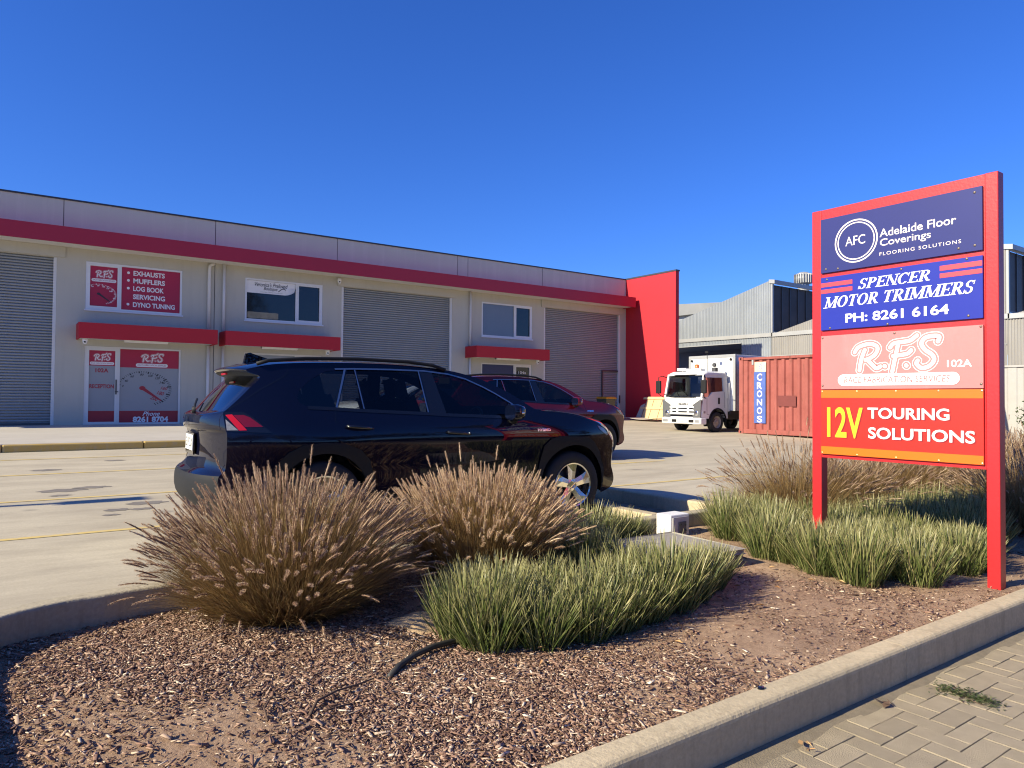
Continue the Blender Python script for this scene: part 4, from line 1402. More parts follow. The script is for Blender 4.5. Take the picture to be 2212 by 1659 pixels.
class SideMesh:
    """Patches on a car's side that share one mesh with exact normals."""
    def __init__(s):
        s.v, s.f, s.n, s.m = [], [], [], []

    def patch(s, poly, off, sides=(-1, 1), holes=(), mi=0, step=.07, skirt=0.0):
        pts, tris = cut(poly, list(holes), step)
        for sg in sides:
            b = len(s.v)
            for x, z in pts:
                n = side_normal(x, z, sg)
                s.v.append(Vector((x, sg * side_y(x, z), z)) + n * off)
                s.n.append(n)
            for t in tris:
                a, q, c = (s.v[b + i] for i in t)
                ok = (q - a).cross(c - a).dot(s.n[b + t[0]]) > 0
                s.f.append(tuple(b + i for i in (t if ok else t[::-1])))
                s.m.append(mi)
            if skirt:
                lp = densify(poly, step)
                b = len(s.v)
                for x, z in lp:
                    n = side_normal(x, z, sg)
                    p = Vector((x, sg * side_y(x, z), z))
                    s.v += [p + n * off, p - n * skirt]
                    s.n += [n, n]
                k = len(lp)
                for i in range(k):
                    j = (i + 1) % k
                    s.f.append((b + 2 * i, b + 2 * i + 1, b + 2 * j + 1, b + 2 * j))
                    s.m.append(mi)

    def ribbon(s, path, wd, off, sides=(-1, 1), mi=0):
        P_ = [Vector(p) for p in path]
        L_, R_ = [], []
        for i, p in enumerate(P_):
            d = (P_[min(i + 1, len(P_) - 1)] - P_[max(i - 1, 0)]).normalized()
            q = Vector((-d.y, d.x)) * wd / 2
            L_.append(p + q)
            R_.append(p - q)
        s.patch([tuple(p) for p in L_] + [tuple(p) for p in reversed(R_)], off, sides, mi=mi, step=.08)

    def build(s, name, mats, parent, custom=True):
        me = bpy.data.meshes.new(name)
        me.from_pydata(s.v, [], s.f)
        for m in (mats if isinstance(mats, list) else [mats]):
            me.materials.append(m)
        me.polygons.foreach_set('material_index', s.m)
        me.polygons.foreach_set('use_smooth', [True] * len(s.f))
        me.update()
        if custom:
            me.normals_split_custom_set_from_vertices(s.n)
        o = bpy.data.objects.new(name, me)
        return link(o, parent)

QW = [(-.215, 1.26), (-.19, 1.32), (-.12, 1.385), (-.05, 1.44), (.08, 1.505), (.245, 1.52), (.115, 1.178), (-.14, 1.19), (-.195, 1.22)]
RF = [(.275, 1.522), (.335, 1.522), (.362, 1.165), (.135, 1.173)]
RW = [(.365, 1.525), (.985, 1.524), (1.0, 1.133), (.388, 1.162)]
FWD = [(1.13, 1.513), (1.308, 1.490), (1.49, 1.446), (1.668, 1.371), (1.80, 1.303), (1.925, 1.225), (1.89, 1.093), (1.195, 1.122)]

def arc(cx, cz, r, a0, a1, n=22):
    return [(cx + r * math.cos(RAD(a0 + (a1 - a0) * k / n)), cz + r * math.sin(RAD(a0 + (a1 - a0) * k / n))) for k in range(n + 1)]

AR = .435
def wheel(parent, x, y, sg, r=.358, wd=.225):
    """Tyre with a five-spoke alloy rim, sg = outward side."""
    mb = MB()
    put = lambda a, b, h: (x + a, y + sg * h, r + b)
    hw = wd / 2
    mb.lathe([(r * .64, -hw * .9), (r * .80, -hw), (r * .93, -hw * .95), (r * .985, -hw * .75), (r, -hw * .4), (r, hw * .4), (r * .985, hw * .75), (r * .93, hw * .95), (r * .80, hw), (r * .66, hw * .92), (r * .64, hw * .8)], put, 48)
    t = mb.build('wheel', M['tyre'], parent, smooth=True)
    mb = MB()
    R0 = r * .665
    mb.lathe([(R0 * 1.0, hw * .92), (R0 * .985, hw * .98), (R0 * .93, hw * .92), (R0 * .90, hw * .45), (R0 * .88, -hw * .6)], put, 48)
    mb.lathe([(R0 * .30, hw * .62), (R0 * .27, hw * .74), (R0 * .16, hw * .78), (R0 * .15, hw * .70), (0, hw * .70)], put, 24)
    for k in range(5):
        a = 2 * PI * k / 5 + .35
        def sp(rr, u, h):
            return put(rr * math.cos(a) - u * math.sin(a), rr * math.sin(a) + u * math.cos(a), h)
        w0, w1 = R0 * .17, R0 * .29
        top = [sp(R0 * .2, -w0, hw * .70), sp(R0 * .2, w0, hw * .70), sp(R0 * .62, w1 * .75, hw * .80), sp(R0 * .94, w1, hw * .90), sp(R0 * .94, -w1, hw * .90), sp(R0 * .62, -w1 * .75, hw * .80)]
        mid = [sp(R0 * .2, 0, hw * .76), sp(R0 * .62, 0, hw * .88), sp(R0 * .94, 0, hw * .93)]
        bot = [sp(R0 * .2, -w0, hw * .3), sp(R0 * .2, w0, hw * .3), sp(R0 * .62, w1 * .75, hw * .45), sp(R0 * .94, w1, hw * .5), sp(R0 * .94, -w1, hw * .5), sp(R0 * .62, -w1 * .75, hw * .45)]
        mb.add(top + mid + bot, [(0, 6, 7, 5), (6, 1, 2, 7), (5, 7, 8, 4), (7, 2, 3, 8)] + [(q, (q + 1) % 6, 9 + (q + 1) % 6, 9 + q) for q in range(6)])
    for k in range(5):
        a = 2 * PI * k / 5 + .35 + PI / 5
        mb.lathe([(0, hw * .66), (R0 * .05, hw * .66), (R0 * .055, hw * .5)], lambda p, q, h: put(R0 * .24 * math.cos(a) + p, R0 * .24 * math.sin(a) + q, h), 8)
    mb.build('rim', M['alloy'], t)
    mb = MB()
    mb.lathe([(R0 * .86, -hw * .1), (R0 * .86, 0.0), (R0 * .5, 0.0), (R0 * .3, hw * .2), (0, hw * .2)], put, 32)
    mb.build('brake_disc', M['steel_dark'], t, smooth=True)
    return t

def make_suv(name, label, cat_, paint, loc, rz, group=None, plate=None, wh=(1, 1, 1), suv=True):
    """A five-door car. wh scales the shape in x, y and z for the smaller hatchback."""
    car = thing(name, label, cat_, loc, rz, group)
    car.scale = wh
    outer_edge = [(r[2], r[3]) for r in RIB]
    bottom = [(-.40, .30)] + [p for p in arc(0, .365, AR, 188, -8)][1:-1] + [(.44, .30), (.46, .215), (2.23, .215), (2.25, .30)] \
        + [p for p in arc(2.69, .365, AR, 188, -8)][1:-1] + [(3.12, .28)]
    outer = outer_edge + bottom
    # body: the skin over the car and both sides
    SB = SideMesh()
    SB.patch(outer, 0.0, holes=[QW, RF, RW, FWD], step=.06)
    body = SB.build('body', paint, car)
    mb, gm = MB(), MB()
    fglass, rglass, low = MB(), MB(), MB()
    ns = len(RIB)
    grid = [[strip_pt(i / SUB, v) for v in VS] for i in range(ns)]
    nv = len(VS)
    flat = [p for row in grid for p in row]
    sel = {'body': [], 'front': [], 'rear': [], 'low': [], 'low_rear': [], 'gloss': [], 'grille': [], 'under': []}
    for i in range(ns - 1):
        s = (i + .5) / SUB
        for j in range(nv - 1):
            v = abs(VS[j] + VS[j + 1]) / 2
            q = (i * nv + j, i * nv + j + 1, (i + 1) * nv + j + 1, (i + 1) * nv + j)
            k = 'body'
            if 14 < s < 18 and v < .93:
                k = 'front'
            elif 27 < s < 30 and v < .86:
                k = 'rear'
            elif s < 3.7:
                k = 'low'
            elif s > 37.9:
                k = 'low_rear'
            elif 25.9 < s < 27.1 and v < .97:
                k = 'under'
            elif 4.7 < s < 7 and v < .62:
                k = 'grille'
            elif (14 < s < 18 and v < .96) or (27 < s < 30 and v < .9):
                k = 'gloss'
            sel[k].append(q)
    def pick(nm, k, mt):
        fs = sel[k]
        used = sorted(set(i for f in fs for i in f))
        mp = {q: i for i, q in enumerate(used)}
        b = MB()
        b.v = [tuple(flat[i]) for i in used]
        b.f = [tuple(mp[i] for i in f) for f in fs]
        b.m = [0] * len(fs)
        return b.build(nm, mt, car, smooth=True)
    pick('body_shell', 'body', paint)
    pick('windscreen', 'front', M['glass_clear'])
    pick('rear_window', 'rear', M['glass_rear'])
    pick('front_bumper', 'low', M['plastic'])
    pick('rear_bumper', 'low_rear', M['plastic'])
    pick('grille', 'grille', M['gloss_black'])
    pick('glass_surround', 'gloss', M['gloss_black'])
    pick('spoiler_underside', 'under', M['plastic'])
    # side glass
    for poly, mt in ((QW, 'glass_rear'), (RF, 'glass_tint'), (RW, 'glass_tint'), (FWD, 'glass_clear')):
        for sg in (-1, 1):
            g = SideMesh()
            g.patch(poly, -0.004, sides=(sg,), step=.12)
            g.build('side_window', M[mt], car)
    # pillars, rubber and bright trim
    for sg in (-1, 1):
        g = SideMesh()
        q = (sg,)
        g.patch([(.988, 1.528), (1.13, 1.517), (1.197, 1.119), (.998, 1.128)], 0.003, q)
        g.patch([(.247, 1.523), (.275, 1.524), (.135, 1.17), (.114, 1.174)], 0.003, q)
        g.ribbon([(-.13, 1.178), (.12, 1.166), (.37, 1.150), (1.0, 1.121), (1.19, 1.109), (1.93, 1.081)], .03, .004, q)
        g.patch([(1.89, 1.093), (1.925, 1.225), (2.06, 1.125), (2.0, 1.085)], .003, q)
        g.build('pillar_trim', M['gloss_black'], car)
    for sg in (-1, 1):
        g = SideMesh()
        g.ribbon([(.16, 1.523), (.34, 1.530), (.70, 1.534), (1.05, 1.530), (1.31, 1.505), (1.49, 1.461), (1.668, 1.385), (1.80, 1.317), (1.95, 1.228), (2.07, 1.135)], .014, .007, (sg,))
        g.ribbon([(.252, 1.522), (.121, 1.178)], .017, .007, (sg,))
        g.ribbon([(.346, 1.522), (.374, 1.165)], .010, .007, (sg,))
        g.ribbon([(.988, 1.524), (1.004, 1.133)], .012, .007, (sg,))
        g.build('bright_trim', M['trim'], car)
        g = SideMesh()
        g.ribbon([(.112, 1.165), (.097, 1.07), (.10, .95), (.13, .82), (.22, .70), (.38, .58), (.44, .42)], .007, .0015, (sg,))
        g.ribbon([(1.11, 1.52), (1.135, 1.32), (1.13, 1.118), (1.150, .98), (1.162, .846), (1.175, .60), (1.175, .40)], .007, .0015, (sg,))
        g.ribbon([(2.135, 1.12), (2.155, 1.07), (2.178, .966), (2.20, .744), (2.20, .40)], .007, .0015, (sg,))
        g.ribbon([(.48, .405), (2.2, .405)], .007, .0015, (sg,))
        g.ribbon([(2.32, 1.144), (2.6, 1.120), (2.87, 1.063), (3.05, 1.005)], .007, .0015, (sg,))
        g.ribbon([(-.258, 1.55), (-.262, 1.49), (-.31, 1.442), (-.50, 1.335), (-.65, 1.235), (-.765, 1.165)], .008, .0015, (sg,))
        g.ribbon([(-.447, .969), (-.30, .85), (-.26, .80)], .007, .0015, (sg,))
        g.build('panel_gap', M['gloss_black'], car)
    # black cladding over the arches and along the sill
    fo = [(2.195, .30), (2.245, .60), (2.29, .785), (2.375, .862), (2.504, .884), (2.70, .878), (2.867, .862), (2.958, .812), (3.06, .70), (3.14, .52), (3.135, .30)]
    fi = [(2.69 + (AR - .012) * math.cos(RAD(a)), .365 + (AR - .012) * math.sin(RAD(a))) for a in range(-8, 189, 7)]
    ro = [(.475, .30), (.455, .55), (.40, .72), (.31, .812), (.16, .868), (-.02, .880), (-.20, .862), (-.32, .80), (-.42, .69), (-.475, .52), (-.47, .30)]
    ri = [((AR - .012) * math.cos(RAD(a)), .365 + (AR - .012) * math.sin(RAD(a))) for a in range(188, -9, -7)]
    for nm, poly, of in (('arch_cladding', fo + fi, .016), ('arch_cladding', ro + ri, .016), ('sill_cladding', [(.475, .22), (.475, .385), (1.3, .40), (2.195, .40), (2.195, .22)], .014)):
        for sg in (-1, 1):
            g = SideMesh()
            g.patch(poly, of, (sg,), skirt=.03)
            g.build(nm, M['plastic'], car)
    # wheel wells, floor
    mb = MB()
    for cx in (0, 2.69):
        for sg in (-1, 1):
            pr = arc(cx, .365, AR - .005, -10, 190, 24)
            n = len(pr)
            vs = [(x, sg * (side_y(x, max(z, .25)) - .02), z) for x, z in pr] + [(x, sg * .52, z) for x, z in pr]
            mb.add(vs, [(i, i + 1, n + i + 1, n + i) for i in range(n - 1)] + [tuple(range(n, 2 * n))])
    mb.box(-.7, 3.2, -.5, .5, .20, .30)
    mb.box(.45, 2.24, -.84, .84, .225, .30)
    mb.build('underbody', M['plastic'], car)
    for cx in (0, 2.69):
        for sg in (-1, 1):
            wheel(car, cx, sg * .795, sg)
    # handles
    for (hx, hz, ln) in ((.185, 1.005, .24), (1.17, .937, .25)):
        for sg in (-1, 1):
            mb = MB()
            pts = []
            for k in range(9):
                t = k / 8
                x = hx + ln * t
                pts.append((x, sg * (side_y(x, hz) + .008 + .032 * math.sin(PI * t) ** .6), hz + .012 - .02 * t))
            mb.tube(pts, .015, 8)
            mb.build('door_handle', M['gloss_black'], car, smooth=True)
    # mirrors
    for sg in (-1, 1):
        mb = MB()
        cx, cy, cz = 1.90, sg * 1.0, 1.135
        ring_ = []
        for (dx, ry, rz_) in ((-.075, .098, .072), (-.06, .108, .082), (0.0, .105, .078), (.055, .085, .062), (.085, .045, .035)):
            ring_.append([(cx + dx, cy + ry * math.copysign(abs(math.cos(a)) ** .6, math.cos(a)), cz + rz_ * math.copysign(abs(math.sin(a)) ** .6, math.sin(a))) for a in [2 * PI * k / 20 for k in range(20)]])
        vs = [p for r_ in ring_ for p in r_]
        mb.add(vs, [(i * 20 + k, i * 20 + (k + 1) % 20, (i + 1) * 20 + (k + 1) % 20, (i + 1) * 20 + k) for i in range(4) for k in range(20)] + [tuple(80 + k for k in range(20))])
        mr = mb.build('side_mirror', paint, car, smooth=True)
        mb = MB()
        mb.add([(cx - .074, p[1], p[2]) for p in ring_[0]], [tuple(range(20))])
        mb.build('mirror_glass', M['chrome'], mr)
        mb = MB()
        mb.tube([(cx + .02, sg * .86, 1.06), (cx + .01, sg * .95, 1.05), (cx, sg * .99, 1.075)], .035, 8, taper=[1.2, 1, .9])
        mb.build('mirror_arm', M['plastic'], mr, smooth=True)
        mb = MB()
        mb.tube([(cx + .075, sg * .96, 1.13), (cx + .06, sg * 1.06, 1.13), (cx + .0, sg * 1.108, 1.13)], .012, 6)
        mb.build('mirror_trim', M['chrome'], mr, smooth=True)
    # tail lamps
    for sg in (-1, 1):
        g = SideMesh()
        g.patch([(-.80, 1.138), (-.66, 1.142), (-.59, 1.10), (-.447, .969), (-.60, .975), (-.79, .985)], .005, sides=(sg,), skirt=.01)
        tl = g.build('tail_lamp', M['gloss_black'], car)
        g = SideMesh()
        g.patch([(-.66, 1.115), (-.61, 1.095), (-.515, 1.018), (-.655, 1.018), (-.735, 1.115)], .008, sides=(sg,))
        g.build('lamp_panel', M['lamp_deep'], tl)
        g = SideMesh()
        g.patch([(-.795, 1.115), (-.745, 1.12), (-.64, .992), (-.70, .99)], .009, sides=(sg,))
        g.build('lamp_bar', M['lamp_red'], tl)
        g = SideMesh()
        g.patch([(-.795, 1.08), (-.705, .992), (-.79, .992)], .009, sides=(sg,))
        g.build('lamp_clear', M['lamp_clear'], tl)
        def sp(nm, s0, s1, v0, v1, off, mt, slope=0.0):
            b = MB()
            n1, n2 = 5, 7
            vs = [tuple(strip_pt(s0 + (s1 - s0) * i / n1, sg * (v0 + (v1 - v0) * j / n2 + slope * (1 - j / n2) * i / n1), off)) for i in range(n1 + 1) for j in range(n2 + 1)]
            b.add(vs, [(i * (n2 + 1) + j, i * (n2 + 1) + j + 1, (i + 1) * (n2 + 1) + j + 1, (i + 1) * (n2 + 1) + j) for i in range(n1) for j in range(n2)])
            return b.build(nm, mt, tl, smooth=True)
        sp('lamp_body', 31.7, 33.6, .56, .995, .006, M['gloss_black'], .1)
        sp('lamp_red_bar', 31.9, 32.35, .60, .97, .010, M['lamp_red'], .02)
        sp('lamp_clear', 32.45, 33.4, .64, .97, .010, M['lamp_clear'], .1)
    # headlights
    for sg in (-1, 1):
        g = SideMesh()
        g.patch([(3.03, .985), (3.055, .945), (3.17, .875), (3.20, .885), (3.12, .955)], .005, sides=(sg,), skirt=.01)
        hl = g.build('headlight', M['lamp_clear'], car)
        b = MB()
        n1, n2 = 4, 6
        vs = [tuple(strip_pt(7.0 + 1.3 * i / n1, sg * (.60 + .38 * j / n2), .006)) for i in range(n1 + 1) for j in range(n2 + 1)]
        b.add(vs, [(i * (n2 + 1) + j, i * (n2 + 1) + j + 1, (i + 1) * (n2 + 1) + j + 1, (i + 1) * (n2 + 1) + j) for i in range(n1) for j in range(n2)])
        b.build('lens', M['lamp_clear'], hl, smooth=True)
    if suv:
        # roof rails, fin, spoiler lamp, wiper
        for sg in (-1, 1):
            mb = MB()
            pts = [(x, sg * (side_y(x, z - .06) - .01), z) for x, z in ((-.52, 1.553), (-.42, 1.584), (-.1, 1.613), (.4, 1.628), (.9, 1.617), (1.15, 1.592), (1.28, 1.548))]
            mb.tube(pts, .017, 8)
            mb.build('roof_rail', M['plastic'], car, smooth=True)
        mb = MB()
        fin = [(-.50, 1.57), (-.48, 1.672), (-.44, 1.678), (-.36, 1.655), (-.26, 1.625), (-.18, 1.60)]
        mb.prism(fin, -.022, .022, lambda a, b, h: (a, h * (1 - (b - 1.6) * 5), b))
        mb.build('antenna_fin', paint, car, bevel=.006)
    mb = MB()
    put = lambda a, b, h: (-.86 - .0 * h - h + (b - 1.2) * .45 * -1, a, b)
    mb.tube([(-.915, 0.0, 1.140), (-.91, .02, 1.155), (-.875, .2, 1.20), (-.835, .36, 1.245)], .010, 6)
    mb.lathe([(0, .03), (.03, .025), (.035, 0)], lambda a, b, h: (-.905 - h, a, 1.148 + b), 12)
    mb.build('rear_wiper', M['plastic'], car, smooth=True)
    mb = MB()
    mb.box(-.672, -.655, -.10, .10, 1.468, 1.484)
    mb.build('brake_light', M['lamp_red'], car)
    # tailgate garnish, emblem, plate
    mb = MB()
    vs = [tuple(strip_pt(31.9 + 1.7 * i / 4, -.52 + 1.04 * j / 8, .004)) for i in range(5) for j in range(9)]
    mb.add(vs, [(i * 9 + j, i * 9 + j + 1, (i + 1) * 9 + j + 1, (i + 1) * 9 + j) for i in range(4) for j in range(8)])
    mb.build('tailgate_garnish', M['gloss_black'], car, smooth=True)
    bput = lambda a, b, w_: (-.972 - w_ - .0, -a, b)
    mb = MB()
    ring(mb, (0, 1.045), .058, .070, bput, .004, sq=.7)
    ring(mb, (0, 1.058), .026, .036, bput, .004, sq=.75)
    ring(mb, (0, 1.036), .013, .020, bput, .0045, sq=2.2)
    mb.build('emblem', M['chrome'], car)
    if plate:
        pb = lambda a, b, w_: (-.944 - w_ - (.86 - b) * .02, -a, b)
        mb = MB()
        mb.prism([(-.21, .76), (.21, .76), (.21, .945), (-.21, .945)], -.01, .004, pb)
        fr_ = mb.build('number_plate', M['gloss_black'], car)
        mb = MB()
        mb.prism([(-.186, .795), (.186, .795), (.186, .93), (-.186, .93)], .004, .008, pb)
        mb.build('plate_face', M['plate'], fr_)
        mb = MB()
        letter(mb, plate, (-.165, .165, .822, .905), pb, .009)
        mb.build('plate_lettering', M['vinyl_black'], fr_)
        mb = MB()
        hb = lambda a, b, w_: (a, -side_y(a, b) - .004 - w_, b)
        letter(mb, 'HYBRID', (2.215, 2.375, .938, .965), hb, 0, bold=.03)
        mb.build('badge', M['chrome'], car)
        mb = MB()
        tb = lambda a, b, w_: tuple(strip_pt(36.3 + (0.70 - b) * 16, -a / .78, .005 + w_))
        letter(mb, 'AWD Hybrid', (.44, .60, .685, .71), tb, 0, bold=.03)
        mb.build('badge', M['chrome'], car)
    else:
        mb = MB()
        hb = lambda a, b, w_: (a, -side_y(a, b) - .004 - w_, b)
        letter(mb, 'HYBRID', (2.215, 2.375, .938, .965), hb, 0, bold=.03)
        mb.build('badge', M['chrome'], car)
    # cabin
    mb = MB()
    mb.box(-.55, 2.15, -.74, .74, .30, .50)
    mb.box(1.86, 2.25, -.70, .70, .50, 1.06)
    mb.box(-.72, -.05, -.66, .66, .5, .98)
    mb.build('cabin_trim', M['interior'], car, bevel=.03)
    for sx, n_ in ((1.05, 2), (.22, 2)):
        for sg in (-1, 1):
            mb = MB()
            mb.box(sx, sx + .5, sg * .37 - .25, sg * .37 + .25, .5, .70)
            b_ = [(sx + .02, .70), (sx - .20, 1.24), (sx - .10, 1.27), (sx + .16, .72)]
            mb.prism(b_, sg * .37 - .24, sg * .37 + .24, lambda a, b, h: (a, h, b))
            h_ = [(sx - .20, 1.27), (sx - .24, 1.42), (sx - .17, 1.45), (sx - .11, 1.29)]
            mb.prism(h_, sg * .37 - .13, sg * .37 + .13, lambda a, b, h: (a, h, b))
            mb.build('seat', M['seat'], car, bevel=.03)
    mb = MB()
    c0 = Vector((1.74, -.37, 1.0))
    mb.tube([c0 + Vector((.07 * math.sin(2 * PI * k / 24), .185 * math.cos(2 * PI * k / 24), .17 * math.sin(2 * PI * k / 24))) for k in range(25)], .016, 6)
    mb.tube([c0 + Vector((0, -.18, 0)), c0 + Vector((0, .18, 0))], .02, 6)
    mb.tube([c0, c0 + Vector((.2, 0, -.1))], .03, 6)
    mb.build('steering_wheel', M['interior'], car, smooth=True)
    mb = MB()
    mb.box(1.60, 1.63, -.13, .13, 1.425, 1.495)
    mb.box(1.63, 1.66, -.01, .01, 1.46, 1.50)
    mb.build('rear_view_mirror', M['interior'], car, bevel=.01)
    return car

make_suv('parked_car', 'glossy black-navy five-door SUV parked behind the purple fountain grasses', 'car', M['navy_car'], (2.315, 6.85, 0.004), RAD(-2.9), 'parked cars', plate='S519 CUX')
make_suv('parked_car', 'dark red five-door SUV parked beyond the navy one', 'car', M['red_car'], (7.108, 11.44, 0.098), RAD(0.0), 'parked cars')
make_suv('parked_car', 'white hatchback seen through the windows of the navy SUV', 'car', M['white_car'], (8.5, 14.0, 0.142), RAD(180), 'parked cars', wh=(.93, .95, .93), suv=False)
# ------------------------------------------------------------------ wheel stop ahead of the navy car
t = thing('wheel_stop', 'low concrete wheel stop with black lettering ahead of the front tyre of the navy SUV', 'wheel stop', (5.49, 6.1, 0.0))
mb = MB()
mb.box(5.42, 5.56, 5.12, 7.2, -0.08, 0.10)
P(mb, 'stop_block', M['kerb'], t, bevel=0.012)
mb = MB()
letter(mb, 'ces', (-6.08, -5.80, 0.02, 0.085), lambda a, b, w_: (5.42 - w_, -a, b), 0.0025, bold=0.02)
P(mb, 'lettering', M['vinyl_black'], t)

# ------------------------------------------------------------------ white box truck
TX, TY, TZ = 19.3, 16.84, 0.172
trk = thing('box_truck', 'white cab-over box truck parked beside the red wing wall', 'truck', (TX, TY, TZ), RAD(180))
# local: x forward (towards the street end of the yard), y to its left, 0 at the front face
def cab_section(s):
    """Side outline of the cab at half width: x back from the front, z."""
    return s
CW = .86
def rounded_loft(mb, secs, mi=0):
    """secs: list of (z, front x, back x, half width, corner radius); closed rings joined upward."""
    rings = []
    for z, xf, xb, hw, r in secs:
        ring_ = []
        for cx, cy, s in ((xf - r, hw - r, 0), (xb + r * .3, hw - r * .3, 1), (xb + r * .3, -hw + r * .3, 2), (xf - r, -hw + r, 3)):
            rr = r if s in (0, 3) else r * .3
            for k in range(6):
                a = PI / 2 * (s + k / 5)
                ring_.append((cx + rr * math.cos(a), cy + rr * math.sin(a), z))
        rings.append(ring_)
    n = len(rings[0])
    mb.add([p for r_ in rings for p in r_], [(i * n + k, i * n + (k + 1) % n, (i + 1) * n + (k + 1) % n, (i + 1) * n + k) for i in range(len(rings) - 1) for k in range(n)] + [tuple(reversed(range(n))), tuple((len(rings) - 1) * n + k for k in range(n))], mi)

BK = -1.42
mb = MB()
rounded_loft(mb, [(.48, .0, BK, .86, .05), (.70, .01, BK, .86, .08), (1.0, .0, BK, .86, .10), (1.22, -.03, BK, .86, .12)])
cabm = mb.build('cab', M['truck_white'], trk, smooth=False)
ck = MB()                                  # room for the front wheels
ck.tube([(-.86, -1.2, .36), (-.86, 1.2, .36)], .447, 40)
cko = ck.build('wheel_room', M['plastic'], trk)
bo = cabm.modifiers.new('wheel_room', 'BOOLEAN')
bo.operation = 'DIFFERENCE'
bo.solver = 'EXACT'
bo.object = cko
bpy.context.view_layer.update()
new_me = bpy.data.meshes.new_from_object(cabm.evaluated_get(bpy.context.evaluated_depsgraph_get()))
cabm.modifiers.clear()
cabm.data = new_me
bpy.data.objects.remove(cko)
# upper cab: pillars and roof around open glass
def xf(z):
    return -.03 - (z - 1.22) * .22
for sg in (-1, 1):
    mb = MB()
    # front pillar, rear pillar, belt, roof rail as plates with thickness
    for poly in ([(xf(1.22) - .02, 1.20), (xf(2.02) + .0, 2.02), (xf(2.02) - .075, 2.02), (xf(1.22) - .09, 1.20)],
                 [(-1.20, 1.20), (-1.17, 2.02), (BK + .03, 2.02), (BK, 1.20)],
                 [(xf(1.9) - .02, 1.90), (-1.18, 1.90), (-1.18, 2.02), (xf(2.02), 2.02)]):
        mb.prism(poly, sg * .79, sg * .86, lambda a, b, h: (a, h - (1 if h > 0 else -1) * max(0, (b - 1.25)) * .05, b))
    mb.build('cab_pillar', M['truck_white'], trk, bevel=.012)
mb = MB()
rounded_loft(mb, [(1.97, xf(1.985) + .02, BK + .02, .835, .12), (2.06, xf(2.06) - .01, BK + .05, .82, .14), (2.115, xf(2.11) - .09, BK + .12, .76, .14), (2.125, xf(2.12) - .2, BK + .25, .6, .14)])
mb.build('cab_roof', M['truck_white'], trk, bevel=.008)
mb = MB()
nz, nyv = 6, 12
vs = []
for i in range(nz + 1):
    z = 1.215 + (1.985 - 1.215) * i / nz
    for j in range(nyv + 1):
        v = -1 + 2 * j / nyv
        vs.append((xf(z) + .012 - .10 * abs(v) ** 3, v * (.842 - (z - 1.25) * .045), z))
mb.add(vs, [(i * (nyv + 1) + j, i * (nyv + 1) + j + 1, (i + 1) * (nyv + 1) + j + 1, (i + 1) * (nyv + 1) + j) for i in range(nz) for j in range(nyv)])
ws = mb.build('windscreen', M['glass_clear'], trk, smooth=True)
mb = MB()
loop = [(1.215, v) for v in np.linspace(-1, 1, 13)] + [(z, 1) for z in np.linspace(1.3, 1.9, 5)] + [(1.985, v) for v in np.linspace(1, -1, 13)] + [(z, -1) for z in np.linspace(1.9, 1.3, 5)]
mb.tube([(xf(z) + .018 - .10 * abs(v) ** 3, v * (.842 - (z - 1.25) * .045), z) for z, v in loop + loop[:1]], .022, 6)
mb.build('rubber_seal', M['gloss_black'], ws, smooth=True)
for sg in (-1, 1):
    mb = MB()
    yq = lambda b: sg * (.838 - max(0, b - 1.25) * .05)
    win = [(xf(1.24) - .085, 1.17), (xf(1.9) - .07, 1.90), (-1.19, 1.90), (-1.19, 1.42), (-.60, 1.38), (-.42, 1.24)]
    mb.add([(a, yq(b), b) for a, b in win], [tuple(range(6))])
    mb.build('side_window', M['glass_dark'], trk)
    mb = MB()
    mb.prism([(-.42, 1.20), (-.40, 1.24), (-.58, 1.39), (-1.21, 1.43), (-1.21, 1.20)], sg * .78, sg * .862, lambda a, b, h: (a, h, b))
    dr = mb.build('door_panel', M['truck_white'], trk)
    mb = MB()
    mb.box(-.97, -.88, sg * .862 - .008, sg * .862 + .008, .98, 1.2)
    mb.build('door_handle', M['plastic'], dr)
    mb = MB()
    for pth in ([(-.30, 1.2), (-.29, .62)], [(-1.24, 1.4), (-1.24, .85)], [(-.29, .62), (-.42, .62)]):
        (a0, b0), (a1, b1) = pth
        mb.box(min(a0, a1) - .004, max(a0, a1) + .004, sg * .861, sg * .8625, min(b0, b1) - .004, max(b0, b1) + .004)
    mb.build('panel_gap', M['gloss_black'], dr)
    # mirror and arm
    mb = MB()
    mb.box(.02, .11, sg * 1.02 - .11, sg * 1.02 + .11, 1.34, 1.80)
    mr = mb.build('side_mirror', M['plastic'], trk, bevel=.03)
    mb = MB()
    mb.tube([(-.22, sg * .83, 1.90), (-.05, sg * .95, 1.97), (.06, sg * 1.02, 1.92), (.06, sg * 1.02, 1.32), (-.05, sg * .93, 1.22), (-.22, sg * .86, 1.18)], .016, 6)
    mb.build('mirror_arm', M['plastic'], mr, smooth=True)
    # step lamp, door corner lettering plate
    mb = MB()
    mb.box(-.20, -.10, sg * .861, sg * .875, .66, .74)
    mb.build('side_marker', M['lamp_clear'], trk)
    # arch
    mb = MB()
    pr = arc(-.86, .36, .445, 0, 180, 16)
    po = arc(-.86, .36, .485, 0, 180, 16)
    mb.prism(po + pr[::-1], sg * .84, sg * .872, lambda a, b, h: (a, h, b))
    mb.build('wheel_arch', M['plastic'], trk)
    mb = MB()
    mb.prism(arc(-.86, .36, .445, -20, 200, 18), sg * .60, sg * .63, lambda a, b, h: (a, h, b))
    pw = arc(-.86, .36, .447, 0, 180, 16)
    mb.add([(a, sg * .63, b) for a, b in pw] + [(a, sg * .855, b) for a, b in pw], [(i, i + 1, 18 + i, 17 + i) for i in range(16)])
    mb.build('wheel_well', M['plastic'], trk)
M['dusty_rim'] = mat('dusty_rim', (0.33, 0.27, 0.22), 0.7, var=0.25, scale=12)
